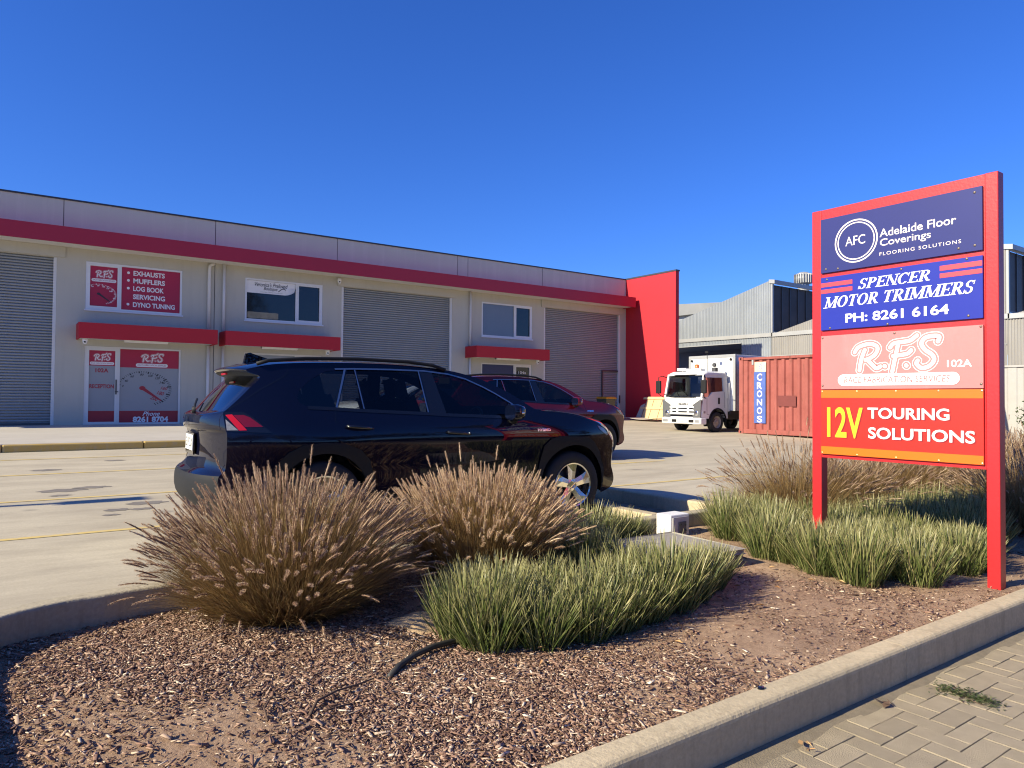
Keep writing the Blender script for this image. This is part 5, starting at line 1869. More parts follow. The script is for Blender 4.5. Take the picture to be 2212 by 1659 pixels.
def truck_wheel(x, y, sg, r=.355, wd=.20):
    put = lambda a, b, h: (x + a, y + sg * h, r + b)
    hw = wd / 2
    mb = MB()
    mb.lathe([(r * .58, -hw * .9), (r * .85, -hw), (r * .97, -hw * .8), (r, -hw * .5), (r, hw * .5), (r * .97, hw * .8), (r * .85, hw), (r * .6, hw * .9), (r * .58, hw * .6)], put, 32)
    t_ = mb.build('wheel', M['tyre'], trk, smooth=True)
    mb = MB()
    mb.lathe([(r * .59, hw * .92), (r * .56, hw * .8), (r * .50, hw * .3), (r * .32, hw * .5), (r * .30, hw * .62), (r * .16, hw * .62), (r * .14, hw * .95), (0, hw * .95)], put, 24)
    for k in range(5):
        a = 2 * PI * k / 5
        mb.lathe([(0, hw * .72), (r * .035, hw * .70), (r * .04, hw * .5)], lambda p, q, h: put(r * .23 * math.cos(a) + p, r * .23 * math.sin(a) + q, h), 8)
    mb.build('rim', M['dusty_rim'], t_, smooth=False)
for sg in (-1, 1):
    truck_wheel(-.86, sg * .745, sg)
    truck_wheel(-3.6, sg * .70, sg)
# front face
mb = MB()
rounded_loft(mb, [(.285, .06, -.25, .875, .08), (.31, .085, -.25, .885, .09), (.47, .085, -.25, .885, .09), (.50, .06, -.25, .87, .08)])
bp = mb.build('front_bumper', M['truck_white'], trk, bevel=.006)
tp = lambda a, b, w_: (w_, a, b)         # on the front face: a runs to the left of the picture
for y0, y1 in ((-.38, -.16), (.38, .60)):
    mb = MB()
    mb.prism([(y0, .34), (y1, .34), (y1, .44), (y0, .44)], .084, .088, tp)
    mb.build('fog_recess', M['gloss_black'], bp)
for y0, y1 in ((-.80, -.56), (.66, .82)):
    mb = MB()
    mb.prism([(y0, .345), (y1, .345), (y1, .435), (y0, .435)], .084, .095, tp)
    mb.build('indicator', M['lamp_clear'], bp)
mb = MB()
mb.prism([(-.02, .315), (.34, .315), (.34, .455), (-.02, .455)], .086, .094, tp)
pl = mb.build('number_plate', M['plate'], bp)
fl = lambda a, b, w_: (.095 + w_, -a, b)
# seen from the front, picture left is the truck's right: -y local... letters are laid out along +y
fl = lambda a, b, w_: (.0955 + w_, a, b)
mb = MB()
letter(mb, 'S546 CLW', (.005, .315, .345, .425), fl, 0, bold=.01)
mb.build('plate_lettering', M['steel_dark'], pl)
mb = MB()
for z0, z1 in ((.80, .845), (.68, .725)):
    for y0, y1 in ((-.42, -.24), (-.14, .24), (.34, .50)):
        mb.prism([(y0, z0), (y1, z0), (y1, z1), (y0, z1)], -.02, .016, tp)
mb.prism([(-.50, .54), (.52, .54), (.56, .62), (-.54, .62)], -.02, .016, tp)
mb.build('grille', M['gloss_black'], trk)
mb = MB()
for z in (.875, .76, .645):
    mb.prism([(-.52, z - .03), (.56, z - .03), (.56, z + .02), (-.52, z + .02)], -.02, .03, tp)
mb.build('grille_bar', M['truck_white'], trk, bevel=.006)
mb = MB()
letter(mb, 'ISUZU', (-.13, .27, .935, 1.005), lambda a, b, w_: (.012 + w_, a, b), .004, bold=.04)
mb.build('lettering', M['steel_dark'], trk)
mb = MB()
letter(mb, 'NLR', (.42, .62, 1.18, 1.22), lambda a, b, w_: (-.018 + w_, a, b), .004, bold=.02, shear=.2)
mb.build('lettering', M['steel_dark'], trk)
for sg in (-1, 1):
    mb = MB()
    y0, y1 = sg * .52, sg * .845
    poly = [(y0, .53), (y1, .53), (y1, 1.12), (y0, .94)]
    mb.prism(poly if sg > 0 else poly[::-1], -.06, .018, tp)
    hl = mb.build('headlight', M['lamp_grey'], trk, bevel=.02)
    mb = MB()
    mb.lathe([(0, .03), (.05, .028), (.085, .02), (.09, .012)], lambda a, b, h: (h, sg * .66 + a, .66 + b), 18)
    mb.build('lens', M['chrome'], hl, smooth=True)
for y0 in (-.45, .25):
    mb = MB()
    mb.tube([(.0, y0 + .15, 1.205), (-.012, y0 - .05, 1.25), (-.03, y0 - .42, 1.32)], .012, 6)
    mb.build('wiper', M['plastic'], trk)
# cabin
mb = MB()
mb.box(-.40, -.12, -.75, .75, 1.10, 1.24)
mb.box(BK + .0, BK + .05, -.80, .80, 1.2, 1.45)
mb.box(BK + .0, BK + .05, -.80, -.45, 1.45, 1.98)
mb.box(BK + .0, BK + .05, .2, .80, 1.45, 1.98)
mb.box(BK + .05, -.3, -.74, .74, 1.945, 1.965)
for y0 in (-.62, .12):
    mb.box(-1.30, -.85, y0, y0 + .5, .9, 1.12)
    mb.box(-1.36, -1.25, y0, y0 + .5, 1.1, 1.72)
mb.build('cabin_trim', M['interior'], trk, bevel=.02)
mb = MB()
c0 = Vector((-.48, -.38, 1.30))
mb.tube([c0 + Vector((.12 * math.sin(2 * PI * k / 24), .20 * math.cos(2 * PI * k / 24), .14 * math.sin(2 * PI * k / 24))) for k in range(25)], .015, 6)
mb.build('steering_wheel', M['interior'], trk, smooth=True)
# roof bar, beacon, aerials, work lamp
mb = MB()
mb.box(-.95, -.75, -.88, -.48, 2.17, 2.27)
mb.box(-.95, -.75, -.45, .25, 2.125, 2.22)
mb.tube([(-.85, -.7, 2.10), (-.85, -.7, 2.2)], .02, 6)
mb.build('roof_bar', M['truck_white'], trk, bevel=.01)
mb = MB()
mb.lathe([(0, .0), (.10, 0), (.10, .03), (.085, .035)], lambda a, b, h: (-.8 + a, .0 + b, 2.22 + h), 20)
bc = mb.build('beacon', M['white'], trk)
mb = MB()
mb.lathe([(.078, .035), (.075, .15), (.05, .165), (0, .168)], lambda a, b, h: (-.8 + a, .0 + b, 2.22 + h), 20)
mb.build('lens', M['lamp_amber'], bc, smooth=True)
mb = MB()
mb.tube([(-.9, .38, 2.1), (-.9, .37, 2.82)], .012, 6)
mb.box(-.95, -.85, .32, .44, 2.78, 2.84)
mb.tube([(-.6, .35, 2.12), (-.62, .35, 2.24)], .01, 6)
mb.build('aerial', M['plastic'], trk)
mb = MB()
mb.box(-1.1, -.96, .52, .68, 2.10, 2.26)
mb.lathe([(0, .03), (.07, .03), (.075, -.03), (0, -.03)], lambda a, b, h: (-1.0 + h, .60 + a, 2.35 + b), 16)
mb.build('work_lamp', M['steel_dark'], trk)
# box body on its chassis
mb = MB()
mb.box(-5.3, -1.56, -1.00, 1.06, .75, 2.725)
bx = mb.build('box_body', M['truck_box'], trk, bevel=.015)
mb = MB()
for (a, b, c, d) in ((-1.01, 1.07, 2.63, 2.74), (-1.01, -.91, .74, 2.63), (.97, 1.07, .74, 2.63)):
    mb.box(-1.62, -1.545, a, b, c, d)
mb.box(-5.3, -1.62, -1.015, -.97, 2.65, 2.74)
mb.build('edge_trim', M['flash'], bx, bevel=.01)
for y0 in (-.86, .88):
    mb = MB()
    mb.lathe([(0, .03), (.045, .02), (.05, 0)], lambda a, b, h: (-1.545 + h, y0 + a, 2.56 + b), 12)
    mb.build('marker_lamp', M['plastic'], bx)
mb = MB()
mb.box(-5.2, -.3, -.38, -.28, .42, .62)
mb.box(-5.2, -.3, .28, .38, .42, .62)
mb.box(-5.2, -1.5, -.9, .9, .62, .74)
mb.box(-2.6, -1.7, -.80, -.45, .35, .72)
mb.box(-.84, -.25, -.8, .8, .36, .47)
mb.build('chassis', M['steel_dark'], trk)
mb = MB()
mb.prism([(BK - .02, .72), (BK - .02, 1.72), (-1.55, 1.74), (-1.545, .72)], -.86, .86, lambda a, b, h: (a, h, b))
mb.build('cab_rear_panel', M['truck_white'], trk)

# ------------------------------------------------------------------ shipping container
CX, CY0, CY1, CZ = 20.5, 9.3, 15.36, 0.155
ct = thing('shipping_container', 'rusty red shipping container with a worn blue name panel', 'container', (CX, (CY0 + CY1) / 2, CZ))
H = 2.60
mb = MB()
pitch = .278
n = int((CY1 - CY0 - .36) / pitch)
y = CY0 + .18
prof = []
for k in range(n):
    q = y + k * pitch
    prof += [(q, .0), (q + .09, .0), (q + .125, .05), (q + .24, .05)]
prof.append((y + n * pitch, .0))
prof.append((CY1 - .16, 0.0))
z0, z1 = CZ + .17, CZ + H - .10
vs = [(CX + .035 + d, q, z) for z in (z0, z1) for q, d in prof]
k = len(prof)
mb.add(vs, [(i, i + 1, k + i + 1, k + i) for i in range(k - 1)])
mb.box(CX + .10, CX + 2.40, CY0 + .05, CY1 - .05, z0, z1)
side = P(mb, 'side_wall', M['container'], ct)
mb = MB()
mb.box(CX, CX + .14, CY0 + .18, CY1 - .18, CZ + H - .10, CZ + H - .02)
mb.box(CX, CX + .14, CY0 + .18, CY1 - .18, CZ + .02, CZ + .17)
mb.box(CX + .14, CX + 2.44, CY0, CY1, CZ + H - .04, CZ + H - .03)
P(mb, 'rail', M['container'], ct, bevel=.01)
for yy in (CY0, CY1 - .16):
    for xx in (CX, CX + 2.28):
        mb = MB()
        mb.box(xx + .002, xx + .158, yy + .002, yy + .158, CZ + .118, CZ + H - .118)
        P(mb, 'corner_post', M['container'], ct, bevel=.01)
        for zz in (CZ, CZ + H - .118):
            mb = MB()
            mb.box(xx - .006, xx + .164, yy - .006, yy + .168, zz, zz + .118)
            cc = P(mb, 'corner_casting', M['container'], ct, bevel=.008)
            mb = MB()
            mb.sheet(disc((yy + .08, zz + .06), .028, 16, .04), lambda a, b, w_: (xx - .007 - w_, a, b), 0)
            P(mb, 'lifting_hole', M['gloss_black'], cc)
# end frame facing the truck
mb = MB()
mb.box(CX + .16, CX + 2.28, CY1 - .045, CY1 - .03, CZ + .12, CZ + H - .12)
P(mb, 'end_wall', M['container'], ct)
cput = lambda a, b, w_: (CX + .030 - w_, -a, b)
def cpanel(name, ya, yb, za, zb, mt, parent=side):
    mb = MB()
    mb.box(CX + .028, CX + .0345, ya, yb, za, zb)
    return P(mb, name, mt, parent)
cpanel('emblem_panel', 14.315, 14.755, 2.245, 2.575, M['container_cream'])
npn = cpanel('name_panel', 14.33, 14.775, .53, 2.243, M['container_blue'])
mb = MB()
zc = 2.235
for ch, hh in zip('CRONOS', (.235, .235, .225, .215, .22, .215)):
    letter(mb, ch, (-14.66, -14.46, zc - .05 - hh, zc - .05), cput, .004, bold=.025)
    zc -= .282
P(mb, 'lettering', mat_rusty('worn_white_lettering', (0.62, 0.60, 0.58), (0.20, 0.13, 0.15)), npn)
mb = MB()
sp_ = [(-14.545 + .012 * q * math.cos(q * .95), 2.40 + .012 * q * math.sin(q * .95)) for q in [i * .5 for i in range(2, 18)]]
stroke(mb, sp_, .018, cput, .004)
P(mb, 'emblem', mat('blue_ink', (0.10, 0.16, 0.42), 0.6), npn)
cpanel('repainted_patch', 13.22, 13.88, 1.10, 1.45, M['container_patch'])
mb = MB()
mb.box(CX + .01, CX + .034, 14.79, 14.86, 2.48, 2.68)
P(mb, 'vent', M['flash'], ct, bevel=.01)

# ------------------------------------------------------------------ saw-tooth sheds behind
AX = 31.0
shed = thing('sawtooth_shed', 'grey corrugated saw-tooth factory shed behind the red container', 'building', (AX, 16.0, 0.3))
PERIOD, PK, VAL = 10.22, 7.30, 4.66
def roof_z(y):
    """Height of the end wall along y: rises towards the street, then drops at the glazing."""
    k = math.floor((y - 21.31) / PERIOD)
    f = (y - 21.31 - k * PERIOD) / PERIOD
    return PK - (PK - VAL) * f if k == 0 else PK - 0.08 - (PK - VAL) * f
def end_wall(y0, y1, zb, x, mt, amp=.020, pitch=.100, per=6):
    mb = MB()
    n = int((y1 - y0) / pitch * per)
    vs = []
    for i in range(n + 1):
        y = y0 + (y1 - y0) * i / n
        d = amp * math.sin(2 * PI * (y - y0) / pitch)
        zt = roof_z(min(max(y, y0 + 1e-4), y1 - 1e-4))
        vs += [(x + d, y, zb(y) if callable(zb) else zb), (x + d, y, zt)]
    mb.add(vs, [(2 * i, 2 * i + 2, 2 * i + 3, 2 * i + 1) for i in range(n)])
    return P(mb, 'end_wall', mt, shed)
end_wall(21.31, 23.06, 0.2, AX, M['galv'])
end_wall(23.06, 31.5, 4.27, AX, M['galv'])
end_wall(11.09, 21.30, 0.2, AX, M['galv_warm'])
end_wall(0.9, 11.08, 0.2, AX + .01, M['galv_warm'])
# recessed bay in shade
mb = MB()
n = 8 * 110
vs = []
for i in range(n // 2 + 1):
    y = 23.06 + 8.4 * i / (n // 2)
    d = .011 * math.sin(2 * PI * y / .076)
    vs += [(AX + 4.2 + d, y, 0.2), (AX + 4.2 + d, y, 4.6)]
mb.add(vs, [(2 * i, 2 * i + 2, 2 * i + 3, 2 * i + 1) for i in range(n // 2)])
mb.box(AX + .05, AX + 4.2, 23.02, 23.06, .2, 4.27)
mb.box(AX + .05, AX + 4.2, 23.06, 31.5, 4.30, 4.34)
P(mb, 'recessed_wall', mat('dark_sheet', (0.26, 0.29, 0.34), 0.6, var=.1), shed)
mb = MB()
mb.box(AX - .03, AX + .05, 23.06, 31.5, 4.235, 4.275)
mb.box(AX - .03, AX + .0, 11.1, 21.4, 3.49, 3.52)
P(mb, 'bottom_trim', M['flash'], shed)
# barge flashings along the slopes
def barge(y0, y1, over=.06):
    mb = MB()
    za, zb = roof_z(y0 + .01), roof_z(y1 - .01)
    mb.prism([(y0, za - .13), (y1, zb - .13), (y1, zb + over), (y0, za + over)], AX - .06, AX + .10, lambda a, b, h: (h, a, b))
    mb.prism([(y0, za + over - .02), (y1, zb + over - .02), (y1, zb + over + .02), (y0, za + over + .02)], AX + .10, AX + 26, lambda a, b, h: (h, a, b))
    return P(mb, 'roof', M['flash'], shed)
barge(21.22, 31.5)
barge(11.0, 21.28)
barge(0.8, 11.05)
# glazed faces
for yb in (21.31, 11.09):
    zl, zh = VAL + .12, PK - .24
    mb = MB()
    mb.box(AX + .12, AX + 26, yb - .01, yb + .01, zl, zh)
    gl = P(mb, 'clerestory', mat('grimy_glass', (0.07, 0.06, 0.058), 0.5, spec=.2, var=.4, scale=.7), shed)
    mb = MB()
    x = AX + .12
    while x < AX + 26:
        mb.box(x, x + .04, yb - .05, yb - .012, zl, zh)
        x += .70
    mb.box(AX + .12, AX + 26, yb - .06, yb - .012, zl - .06, zl)
    P(mb, 'glazing_bar', M['steel_dark'], gl)
    mb = MB()
    mb.box(AX + .0, AX + .12, yb - .06, yb + .02, zl - .1, zh + .1)
    mb.prism([(yb - .22, PK - .21), (yb + .1, PK - .16), (yb + .1, PK + .03), (yb - .22, PK - .02)], AX - .06, AX + 26, lambda a, b, h: (h, a, b))
    P(mb, 'eave_flashing', M['flash'], gl)
# roof ventilator
mb = MB()
vx, vy, vz = 35.5, 22.4, 7.66
mb.lathe([(.30, -.8), (.30, 0), (.42, .05), (.46, .3), (.42, .55), (.20, .66), (0, .68)], lambda a, b, h: (vx + a, vy + b, vz + h), 20)
for k in range(24):
    a = 2 * PI * k / 24
    mb.add([(vx + .43 * math.cos(a), vy + .43 * math.sin(a), vz + .05), (vx + .50 * math.cos(a + .1), vy + .50 * math.sin(a + .1), vz + .05), (vx + .50 * math.cos(a + .1), vy + .50 * math.sin(a + .1), vz + .55), (vx + .43 * math.cos(a), vy + .43 * math.sin(a), vz + .55)], [(0, 1, 2, 3)])
P(mb, 'ventilator', M['flash'], shed)

# far shed beyond the wing wall
fs_ = thing('far_shed', 'grey shed roof showing between the red wing wall and the saw-tooth shed', 'building', (46.0, 38.0, 0.3))
mb = MB()
mb.box(44, 70, 30.0, 58, 0.3, 8.0)
P(mb, 'wall', M['galv'], fs_)
mb = MB()
mb.prism([(29.7, 8.0), (29.9, 8.35), (44, 9.3), (58.4, 8.0)], 43.6, 70.4, lambda a, b, h: (h, a, b))
P(mb, 'roof', M['roof_grey'], fs_)

# ------------------------------------------------------------------ boundary fence and hedge at the far right
fn = thing('steel_fence', 'beige corrugated steel fence behind the hedge at the end of the yard', 'fence', (25.0, 4.0, 0.05))
mb = MB()
vs = []
n = 260
for i in range(n + 1):
    y = 9.1 - 11.0 * i / n
    d = .02 if (i % 10) in (0, 1, 2, 3) else 0.0
    vs += [(25.0 + d, y, -.3), (25.0 + d, y, 2.36)]
mb.add(vs, [(2 * i, 2 * i + 2, 2 * i + 3, 2 * i + 1) for i in range(n)])
P(mb, 'sheet', M['colorbond'], fn)
mb = MB()
mb.box(24.97, 25.05, -1.9, 9.1, 2.36, 2.42)
P(mb, 'top_rail', M['colorbond'], fn)

# ------------------------------------------------------------------ wheelie bin, leaning timber, loose sheet by the wing wall
bn = thing('wheelie_bin', 'dark green wheelie bin with a yellow lid in front of the roller door', 'bin', (23.1, 24.75, 0.345))
mb = MB()
secs = [(0.06, .24, .26), (0.5, .27, .29), (.98, .31, .34)]
vs = [(23.1 + sx * hx, 24.75 + sy_ * hy, 0.345 + z) for z, hx, hy in secs for sx, sy_ in ((-1, -1), (1, -1), (1, 1), (-1, 1))]
mb.add(vs, [(i * 4 + k, i * 4 + (k + 1) % 4, (i + 1) * 4 + (k + 1) % 4, (i + 1) * 4 + k) for i in range(2) for k in range(4)] + [(3, 2, 1, 0), (8, 9, 10, 11)])
P(mb, 'bin_body', M['bin_green'], bn, bevel=.02)
mb = MB()
mb.box(22.76, 23.44, 24.38, 25.12, 1.325, 1.375)
mb.box(22.80, 23.40, 24.42, 25.08, 1.375, 1.41)
P(mb, 'lid', M['bin_yellow'], bn, bevel=.02)
for sx in (-.24, .24):
    mb = MB()
    mb.lathe([(.03, -.03), (.10, -.03), (.105, 0), (.10, .03), (.03, .03)], lambda a, b, h: (23.1 + sx + h, 25.02 + a, .45 + b), 16)
    P(mb, 'wheel', M['tyre'], bn)
mb = MB()
mb.box(22.93, 23.0, 24.43, 24.44, .95, 1.1)
P(mb, 'sticker', M['white'], bn)

tm = thing('leaning_boards', 'pale pine boards nailed to battens leaning on the red wing wall', 'timber', (24.8, 23.6, 0.32))
lean = lambda a, b, h: (24.68 - h + (b - .33) * .42 * 1.0, a, b)
for y0, y1 in ((22.55, 23.02), (23.05, 23.56), (23.59, 24.02)):
    mb = MB()
    mb.prism([(y0, .34), (y1, .34), (y1 - .03, 1.43), (y0 - .03, 1.43)], 0, .025, lean)
    P(mb, 'board', M['pine'], tm)
for zc_, y0, y1 in ((1.36, 22.4, 24.22), (.90, 22.45, 24.28)):
    mb = MB()
    mb.prism([(y0, zc_ - .05), (y1, zc_ - .05), (y1, zc_ + .05), (y0, zc_ + .05)], .026, .065, lean)
    P(mb, 'batten', M['pine'], tm)
mb = MB()
mb.prism([(24.06, .34), (24.40, .34), (24.30, 1.0), (24.06, 1.12)], 0, .02, lean)
P(mb, 'end_board', M['ply'], tm)
mb = MB()
vs = []
for i in range(9):
    for j in range(4):
        vs.append((23.72 + .30 * j + .1 * i * 0, 22.4 + .25 * i, .345 + ground_z(22) * 0 + .05 + .06 * abs(math.cos(i * .4 + .4)) ** 2))
mb.add(vs, [(i * 4 + j, i * 4 + j + 1, (i + 1) * 4 + j + 1, (i + 1) * 4 + j) for i in range(8) for j in range(3)])
o = mb.build('plywood_sheet', M['ply'])
sm = o.modifiers.new('thick', 'SOLIDIFY')
sm.thickness = .015
tag(o, 'curled weathered plywood sheet lying on the concrete below the leaning pine boards', 'sheet')

# ------------------------------------------------------------------ street lamp whose shadow falls across the bays
lp = thing('street_lamp', 'grey street lamp standing outside the bays, its shadow on the concrete', 'lamp', (-6.3, 10.2, 0.07))
mb = MB()
mb.lathe([(.09, 0), (.075, 1), (.055, 4.0)], lambda a, b, h: (-6.3 + a, 10.2 + b, .07 + h), 12)
P(mb, 'pole', M['flash'], lp, smooth=True)
mb = MB()
mb.prism([(-6.36, 4.05), (-5.75, 4.10), (-5.7, 4.17), (-6.36, 4.22)], 10.08, 10.32, lambda a, b, h: (a, h, b))
P(mb, 'lamp_head', M['steel_dark'], lp, bevel=.02)

# ------------------------------------------------------------------ meter box, pit lid, pipe, manhole
bx_ = thing('meter_box', 'white weathered meter box with an open grey panel against the kerb', 'utility box', (5.45, 4.83, -0.07))
mb = MB()
mb.box(5.280, 5.550, 4.74, 4.93, -0.12, .155)
P(mb, 'case', M['box_white'], bx_, bevel=.012)
mb = MB()
mb.box(5.305, 5.530, 4.73, 4.739, -.10, .13)
fc = P(mb, 'front_panel', mat('aged_panel', (0.50, 0.48, 0.45), 0.6, var=.15, scale=10), bx_)
mb = MB()
mb.box(5.380, 5.485, 4.722, 4.729, -.03, .085)
P(mb, 'meter_plate', M['pit_side'], fc)
mb = MB()
for a, b in ((5.400, .06), (5.470, .05), (5.475, .0), (5.400, -.02)):
    mb.box(a - .006, a + .006, 4.712, 4.722, b - .004, b + .004)
mb.tube([(5.440, 4.715, -.12), (5.440, 4.715, -.03)], .006, 6)
P(mb, 'terminal', M['plastic'], fc)

pt = thing('pit_lid', 'large grey concrete pit lid half hidden in the strappy grass', 'pit cover', (4.45, 3.95, -0.1))
def lidp(a, b, z):
    return (a, b, z)
lid_poly = [(3.86, 3.78), (5.0, 3.69), (5.03, 4.50), (3.92, 4.56)]
mb = MB()
mb.prism(lid_poly, .012, .052, lidp)
P(mb, 'lid', M['lid'], pt, bevel=.012)
c_ = Vector((4.41, 4.15))
mb = MB()
mb.prism([tuple(c_ + (Vector(p) - c_) * .985) for p in lid_poly], -.2, .006, lidp)
P(mb, 'pit_wall', M['pit_side'], pt, bevel=.006)
mb = MB()
mb.sheet(disc((4.83, 3.86), .018, 14), lidp, .0535)
P(mb, 'key_hole', M['gloss_black'], pt)

mh = MB()
mh.lathe([(0, .006), (.14, .006), (.142, .004)], lambda a, b, h: (7.98 + a, 5.72 + b, h), 28)
mo = mh.build('manhole_cover', mat('iron_cover', (0.10, 0.07, 0.05), 0.7, var=.2, scale=20))
tag(mo, 'small round iron cover set in the concrete beside the fountain grass', 'manhole cover')

mb = MB()
pts = [(1.57, 3.22), (1.66, 3.29), (1.78, 3.35), (1.92, 3.40), (2.06, 3.435), (2.22, 3.46), (2.40, 3.47)]
hz = [.008, .020, .030, .034, .030, .02, .01]
mb.tube([(a, b, bed_z(a, b) + h) for (a, b), h in zip(pts, hz)], .016, 10)
po_ = mb.build('poly_pipe', M['pipe'], smooth=True)
tag(po_, 'bowed length of black poly pipe lying on the wood chips', 'pipe')

def twig(pts, r, label):
    mb = MB()
    mb.tube([(a, b, bed_z(a, b) + h) for a, b, h in pts], r, 6, taper=[1 - .6 * i / (len(pts) - 1) for i in range(len(pts))])
    o = mb.build('twig', M['twig'], smooth=True)
    tag(o, label, 'twig')
twig([(1.10, 3.02, .012), (1.16, 3.10, .03), (1.27, 3.15, .035), (1.40, 3.19, .025), (1.50, 3.24, .012)], .008, 'thin curved dry twig on the chips below the black pipe')
twig([(.93, 3.05, .01), (.94, 3.14, .025), (.99, 3.22, .03), (1.05, 3.25, .012)], .006, 'short hooked dry twig left of the curved twig')
twig([(1.30, 3.04, .01), (1.20, 3.03, .015), (1.11, 3.02, .01)], .005, 'straight sliver of dry stick by the curved twig')
# ------------------------------------------------------------------ planting
def blades(rng, base, az, el, length, droop, width, seg, twist=None, curve_pow=1.0, strap=False):
    """Ribbons that start at base, head off at azimuth az and elevation el and bend over by droop. Returns verts, quads, t, paths."""
    n = len(base)
    pts = np.zeros((n, seg + 1, 3))
    pts[:, 0] = base
    e = el.copy()
    for k in range(seg):
        f = (k + .5) / seg
        e = el - droop * f ** curve_pow
        st = length / seg
        d = np.stack([np.cos(e) * np.cos(az), np.cos(e) * np.sin(az), np.sin(e)], 1)
        pts[:, k + 1] = pts[:, k] + d * st[:, None]
    tw = rng.uniform(0, 2 * PI, n) if twist is None else twist
    side = np.stack([np.cos(tw), np.sin(tw), np.zeros(n)], 1)
    t = np.linspace(0, 1, seg + 1)
    wf = np.where(t < .15, .75 + t, np.clip(1.05 * (1 - (t - .15) / .85 * .9), .08, 1))
    if strap:
        wf = np.clip((1.0 - t) / .18, .12, 1) * np.where(t < .2, .8 + t, 1)
    off = side[:, None, :] * (width[:, None] * wf[None, :] / 2)[..., None]
    v = np.stack([pts - off, pts + off], 2).reshape(n, -1, 3)
    m = 2 * (seg + 1)
    q = np.array([[2 * k, 2 * k + 1, 2 * k + 3, 2 * k + 2] for k in range(seg)])
    f = (np.arange(n)[:, None, None] * m + q[None]).reshape(-1, 4)
    tt = np.repeat(np.tile(t, (n, 1))[..., None], 2, 2).reshape(-1)
    return v.reshape(-1, 3), f, tt, pts

def plumes(rng, root, direc, length, n_br, br_len, bend):
    """Bristly seed heads: a bending axis with fine bristles all round."""
    n = len(root)
    V, F = [], []
    up_ = np.array([0, 0, 1.0])
    st = 10
    axis = np.zeros((n, st + 1, 3))
    axis[:, 0] = root
    d = direc.copy()
    for k in range(st):
        d = d + bend[:, None] * np.array([0, 0, -1.0]) / st
        d /= np.linalg.norm(d, axis=1)[:, None]
        axis[:, k + 1] = axis[:, k] + d * (length / st)[:, None]
    # bristles
    t = rng.uniform(0, 1, (n, n_br)) ** .9
    ti = t * st
    i0 = np.clip(ti.astype(int), 0, st - 1)
    fr = (ti - i0)[..., None]
    rows = np.arange(n)[:, None]
    p = axis[rows, i0] * (1 - fr) + axis[rows, i0 + 1] * fr
    dd = axis[rows, i0 + 1] - axis[rows, i0]
    dd /= np.linalg.norm(dd, axis=2)[..., None]
    r = rng.normal(size=(n, n_br, 3))
    r -= dd * (r * dd).sum(2)[..., None]
    r /= np.linalg.norm(r, axis=2)[..., None]
    env = np.sin(np.clip(t * .93 + .07, 0, 1) * PI) ** .55
    L = (br_len * rng.uniform(.6, 1.1, (n, n_br)) * (.35 + .65 * env))[..., None]
    tip = p + (dd * .80 + r * .60) * L
    s = np.cross(dd, r)
    wv = s * .0017
    V = np.stack([p - wv, p + wv, tip], 2).reshape(-1, 3)
    m = n * n_br
    F = np.arange(m * 3).reshape(m, 3)
    # core
    ring_ = 5
    rad = .0042 * np.sin(np.linspace(.08, 1, st + 1) * PI) ** .5
    a0 = np.cross(d, up_)
    a0 /= np.linalg.norm(a0, axis=1)[:, None] + 1e-9
    b0 = np.cross(a0, d)
    ang = 2 * PI * np.arange(ring_) / ring_
    cv = axis[:, :, None, :] + rad[None, :, None, None] * (np.cos(ang)[None, None, :, None] * a0[:, None, None, :] + np.sin(ang)[None, None, :, None] * b0[:, None, None, :])
    cv = cv.reshape(-1, 3)
    tri = []
    for k in range(st):
        for j in range(ring_):
            a, b, c, e = k * ring_ + j, k * ring_ + (j + 1) % ring_, (k + 1) * ring_ + (j + 1) % ring_, (k + 1) * ring_ + j
            tri += [(a, b, c), (a, c, e)]
    tri = np.array(tri)
    cf = (np.arange(n)[:, None, None] * ((st + 1) * ring_) + tri[None]).reshape(-1, 3) + len(V)
    return np.concatenate([V, cv]), np.concatenate([F, cf])

